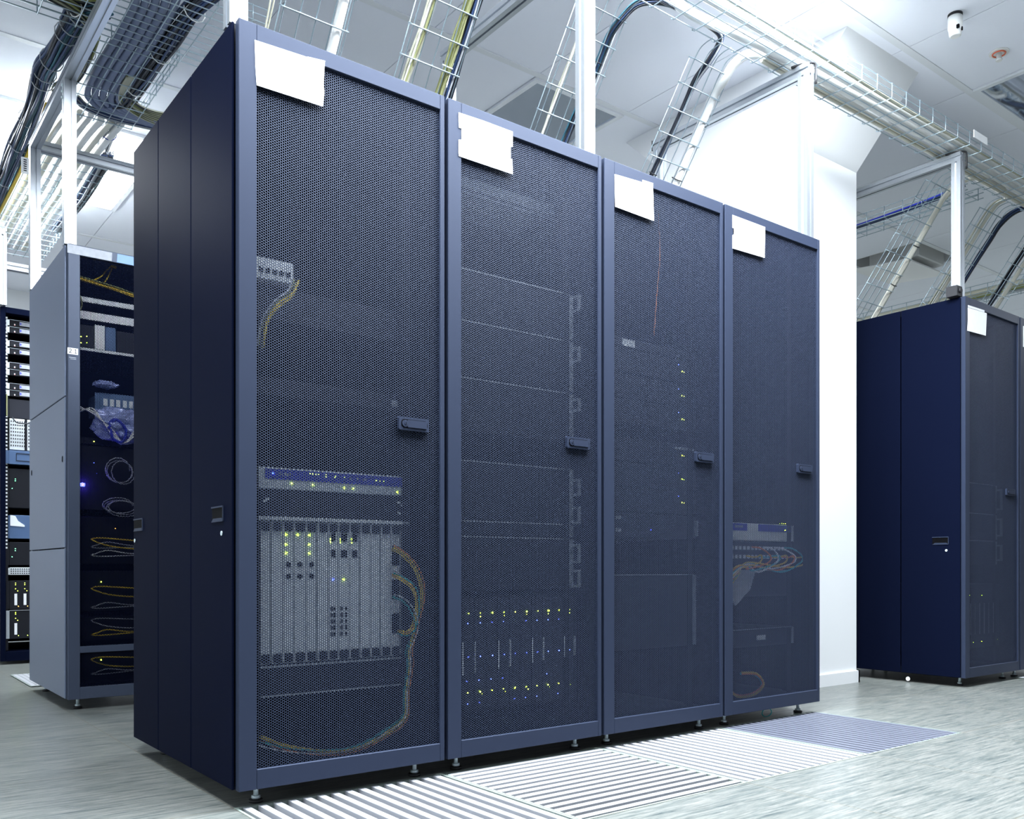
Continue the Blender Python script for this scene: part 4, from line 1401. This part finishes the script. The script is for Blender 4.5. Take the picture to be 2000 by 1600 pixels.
def coil(label, cx, cz, rx, rz, n, col, tilt=.03, r=.0024):
    m = MB()
    pts = []
    for k in range(n * 14 + 1):
        a = 2 * math.pi * k / 14
        q = k / 14
        pts.append((cx + (rx + .006 * math.sin(q * 2.1)) * math.cos(a) + .006 * q, YS - .02 - .012 * math.sin(a * .5) - .004 * q, cz + (rz + .004 * math.cos(q * 1.7)) * math.sin(a) - tilt * .12 * q))
    m.tube(pts, r, 5)
    m.tube(smooth([pts[-1], (cx + rx + .03, YS - .02, cz - rz * .4), (cx + rx + .10, YS - .01, cz - rz * .8)], 5), r, 5)
    return single('cable_coil', m, col, label, 'cable', 'cable loops in the silver rack')


coil('round white cable coil right of the blue light', .215, 1.000, .050, .050, 3, 'grey_cable')
coil('flat violet tinted cable coil below the white coil', .215, .850, .062, .030, 4, 'grey_cable')
for k, (z, col, lb) in enumerate(((.690, 'grey_cable', 'upper pale'), (.676, 'yellow_cable', 'upper yellow'), (.655, 'white_cable', 'second pale'), (.470, 'yellow_cable', 'middle yellow'), (.435, 'grey_cable', 'middle pale'), (.335, 'grey_cable', 'lower pale'), (.320, 'yellow_cable', 'lower yellow'), (.170, 'yellow_cable', 'bottom yellow'), (.155, 'grey_cable', 'bottom pale'))):
    dz = .018 if k % 2 else -.012
    m = MB().tube(smooth([(.30, YS - .02, z - .012), (.24, YS - .035, z - .008), (.17, YS - .04, z + .002), (.125, YS - .03, z + dz), (.115, YS - .01, z + dz * 1.6), (.16, YS, z + dz * 1.9), (.30, YS - .002, z + dz * 1.4), (.5, YS, z + dz)], 6), .0030 if col == 'yellow_cable' else .0024, 5)
    single('patch_lead', m, col, lb + ' patch lead looped before the switches in the silver rack', 'cable', 'cable loops in the silver rack')

# ------------------------------------------------------------------ open rack at the left edge
RY, RX = 4.03, .062
orr = thing('server_rack', 'open dark rack at the left edge with labelled flat servers', 'server rack', (RX, RY, 0), 'racks behind the near row')
m = MB()
m.cbox(0, 0, .02, .028, .04, 2.155, .002).cbox(.572, 0, .02, .60, .04, 2.155, .002).cbox(0, .80, .02, .028, .84, 2.155, .002).cbox(.572, .80, .02, .6, .84, 2.155, .002)
m.box(.0005, .0405, 2.12, .5995, .799, 2.1545).box(.0285, .0005, 2.12, .5715, .0400, 2.1545).box(.0285, .0005, .0205, .5715, .799, .075)
link('cabinet_frame', m.mesh('cabinet_frame', 'rack_shade_paint'), orr)
link('side_panel', MB().box(.001, .041, .08, .004, .80, 2.118).mesh('side_panel', 'rack_shade_paint'), orr)
link('side_panel', MB().box(.596, .041, .08, .599, .80, 2.118).mesh('side_panel', 'rack_shade_paint'), orr)
link('rear_panel', MB().box(.03, .805, .08, .57, .81, 2.118).mesh('rear_panel', 'rack_inside'), orr)
m = MB().box(.030, .060, .08, .050, .064, 2.118, 0)
z = .70
while z < 2.1:
    m.box(.0345, .0585, z, .0455, .0599, z + .011, 1)
    z += .0222
link('mounting_rail', m.mesh('mounting_rail', ['device_black', 'card_white']), orr, 'dark rail with pale square holes')
GO = 'gear in the open rack at the left edge'
for k, z in enumerate((2.077, 2.034, 1.950, 1.904, 1.817, 1.775, 1.690, 1.648)):
    t = device('flat_server', ('topmost', 'second', 'third', 'fourth', 'fifth', 'sixth', 'seventh', 'lowest')[k] + ' of the flat servers with a white label in the open left rack', 'server', .118, .60, z - .019, z + .019, RY + .055, .5, 'device_black', GO, .0012)
    part('label_strip', MB().box(.172, RY + .0525, z - .012, .235, RY + .0548, z + .012), 'shaded_paper', t, 'white label')
    part('label_arrow', MB().prism([(.174, z - .009), (.184, z), (.174, z + .009)], 1, RY + .051, RY + .0524), 'blue_cable', t, 'blue arrow')
    part('latch', MB().cbox(.142, RY + .0525, z - .014, .149, RY + .0548, z - .004, .001), 'device_edge', t)
    led(t, .146, RY + .0525, z - .012, 'led_red', .5)
t = device('perforated_unit', 'pale perforated metal unit in the open left rack', 'server', .118, .60, 1.305, 1.495, RY + .06, .4, 'chassis_grey', GO, ears=False)
m = MB()
for q in range(8):
    for s in range(10):
        m.box(.125 + .012 * s, RY + .058, 1.325 + .021 * q, .130 + .012 * s, RY + .0598, 1.335 + .021 * q)
part('perforations', m, 'device_dark', t)
part('dark_strip', MB().box(.200, RY + .056, 1.305, .214, RY + .0598, 1.495), 'device_black', t)
device('dark_server', 'plain dark unit above the perforated one in the open left rack', 'server', .118, .60, 1.50, 1.615, RY + .065, .4, 'device_dark', GO)
t = device('blue_unit', 'blue grey metal unit under the perforated one in the open left rack', 'server', .112, .60, 1.215, 1.298, RY + .045, .4, 'blue_grey_metal', GO)
part('front_frame', MB().box(.152, RY + .042, 1.235, .60, RY + .0448, 1.239).box(.152, RY + .042, 1.279, .60, RY + .0448, 1.283).box(.152, RY + .042, 1.239, .155, RY + .0448, 1.279), 'device_dark', t)
m = MB().tube(smooth([(.13, RY + .04, 1.50), (.15, RY + .03, 1.47), (.18, RY + .03, 1.465), (.23, RY + .04, 1.47)], 5), .004, 5)
single('black_cable', m, 'black_cable', 'black lead looping over the pale perforated unit', 'cable', GO)
m = MB().box(.093, RY - .003, 1.50, .099, RY + .03, 1.63)
single('yellow_strip', m, 'lime_cable', 'yellow strip on the post of the open left rack', 'tag', GO)
for k, (z0, z1, lb) in enumerate(((.95, 1.19, 'dark unit with green lights under the blue grey one in the open left rack'), (.60, .74, 'dark unit with a green light near the middle of the open left rack'))):
    t = device('dark_server', lb, 'server', .118, .60, z0, z1, RY + .06, .4, 'device_black', GO)
    for x, z, c in ([(.150, 1.126, 'led_emerald'), (.150, 1.115, 'led_emerald'), (.133, 1.068, 'led_emerald')], [(.150, .70, 'led_emerald'), (.150, .688, 'led_emerald'), (.133, .65, 'led_emerald')])[k]:
        led(t, x, RY + .06, z, c, .9)
t = device('dark_server', 'unit with an uneven pale front in the open left rack', 'server', .118, .60, .762, .905, RY + .06, .4, 'blue_grey_metal', GO)
part('pale_front', MB().prism([(.122, .905), (.150, .90), (.165, .87), (.20, .845), (.20, .835), (.122, .84)], 1, RY + .056, RY + .0598), 'card_white', t, 'uneven pale patch on the front')  # uneven pale patch laid on the unit's front
t = device('perforated_unit', 'small pale perforated strip above the drive bays', 'server', .118, .60, .540, .585, RY + .06, .4, 'chassis_grey', GO)
m = MB()
for q in range(3):
    for s in range(9):
        m.box(.125 + .012 * s, RY + .058, .546 + .013 * q, .131 + .012 * s, RY + .0598, .553 + .013 * q)
part('perforations', m, 'device_dark', t)
for k, z0 in enumerate((.330, .150)):
    t = device('drive_unit', ('upper', 'lower')[k] + ' drive bay unit with yellow green lights in the open left rack', 'server', .118, .60, z0, z0 + .175, RY + .055, .4, 'device_black', GO, .003 if k else None)
    for s, x in enumerate((.150, .200, .252)):
        if k == 0 or s == 0:
            part('bay_label', MB().box(x - .006, RY + .0525, z0 + .025, x + .009, RY + .0548, z0 + .095), 'white_paper', t, 'white bay label')
            for q in (.112, .125, .150, .160):
                led(t, x + (.012 if q < .12 else 0), RY + .055, z0 + q, 'led_green', .8)
        led(t, x + .016, RY + .055, z0 + .018, 'led_orange' if k == 0 else 'led_green', .8)
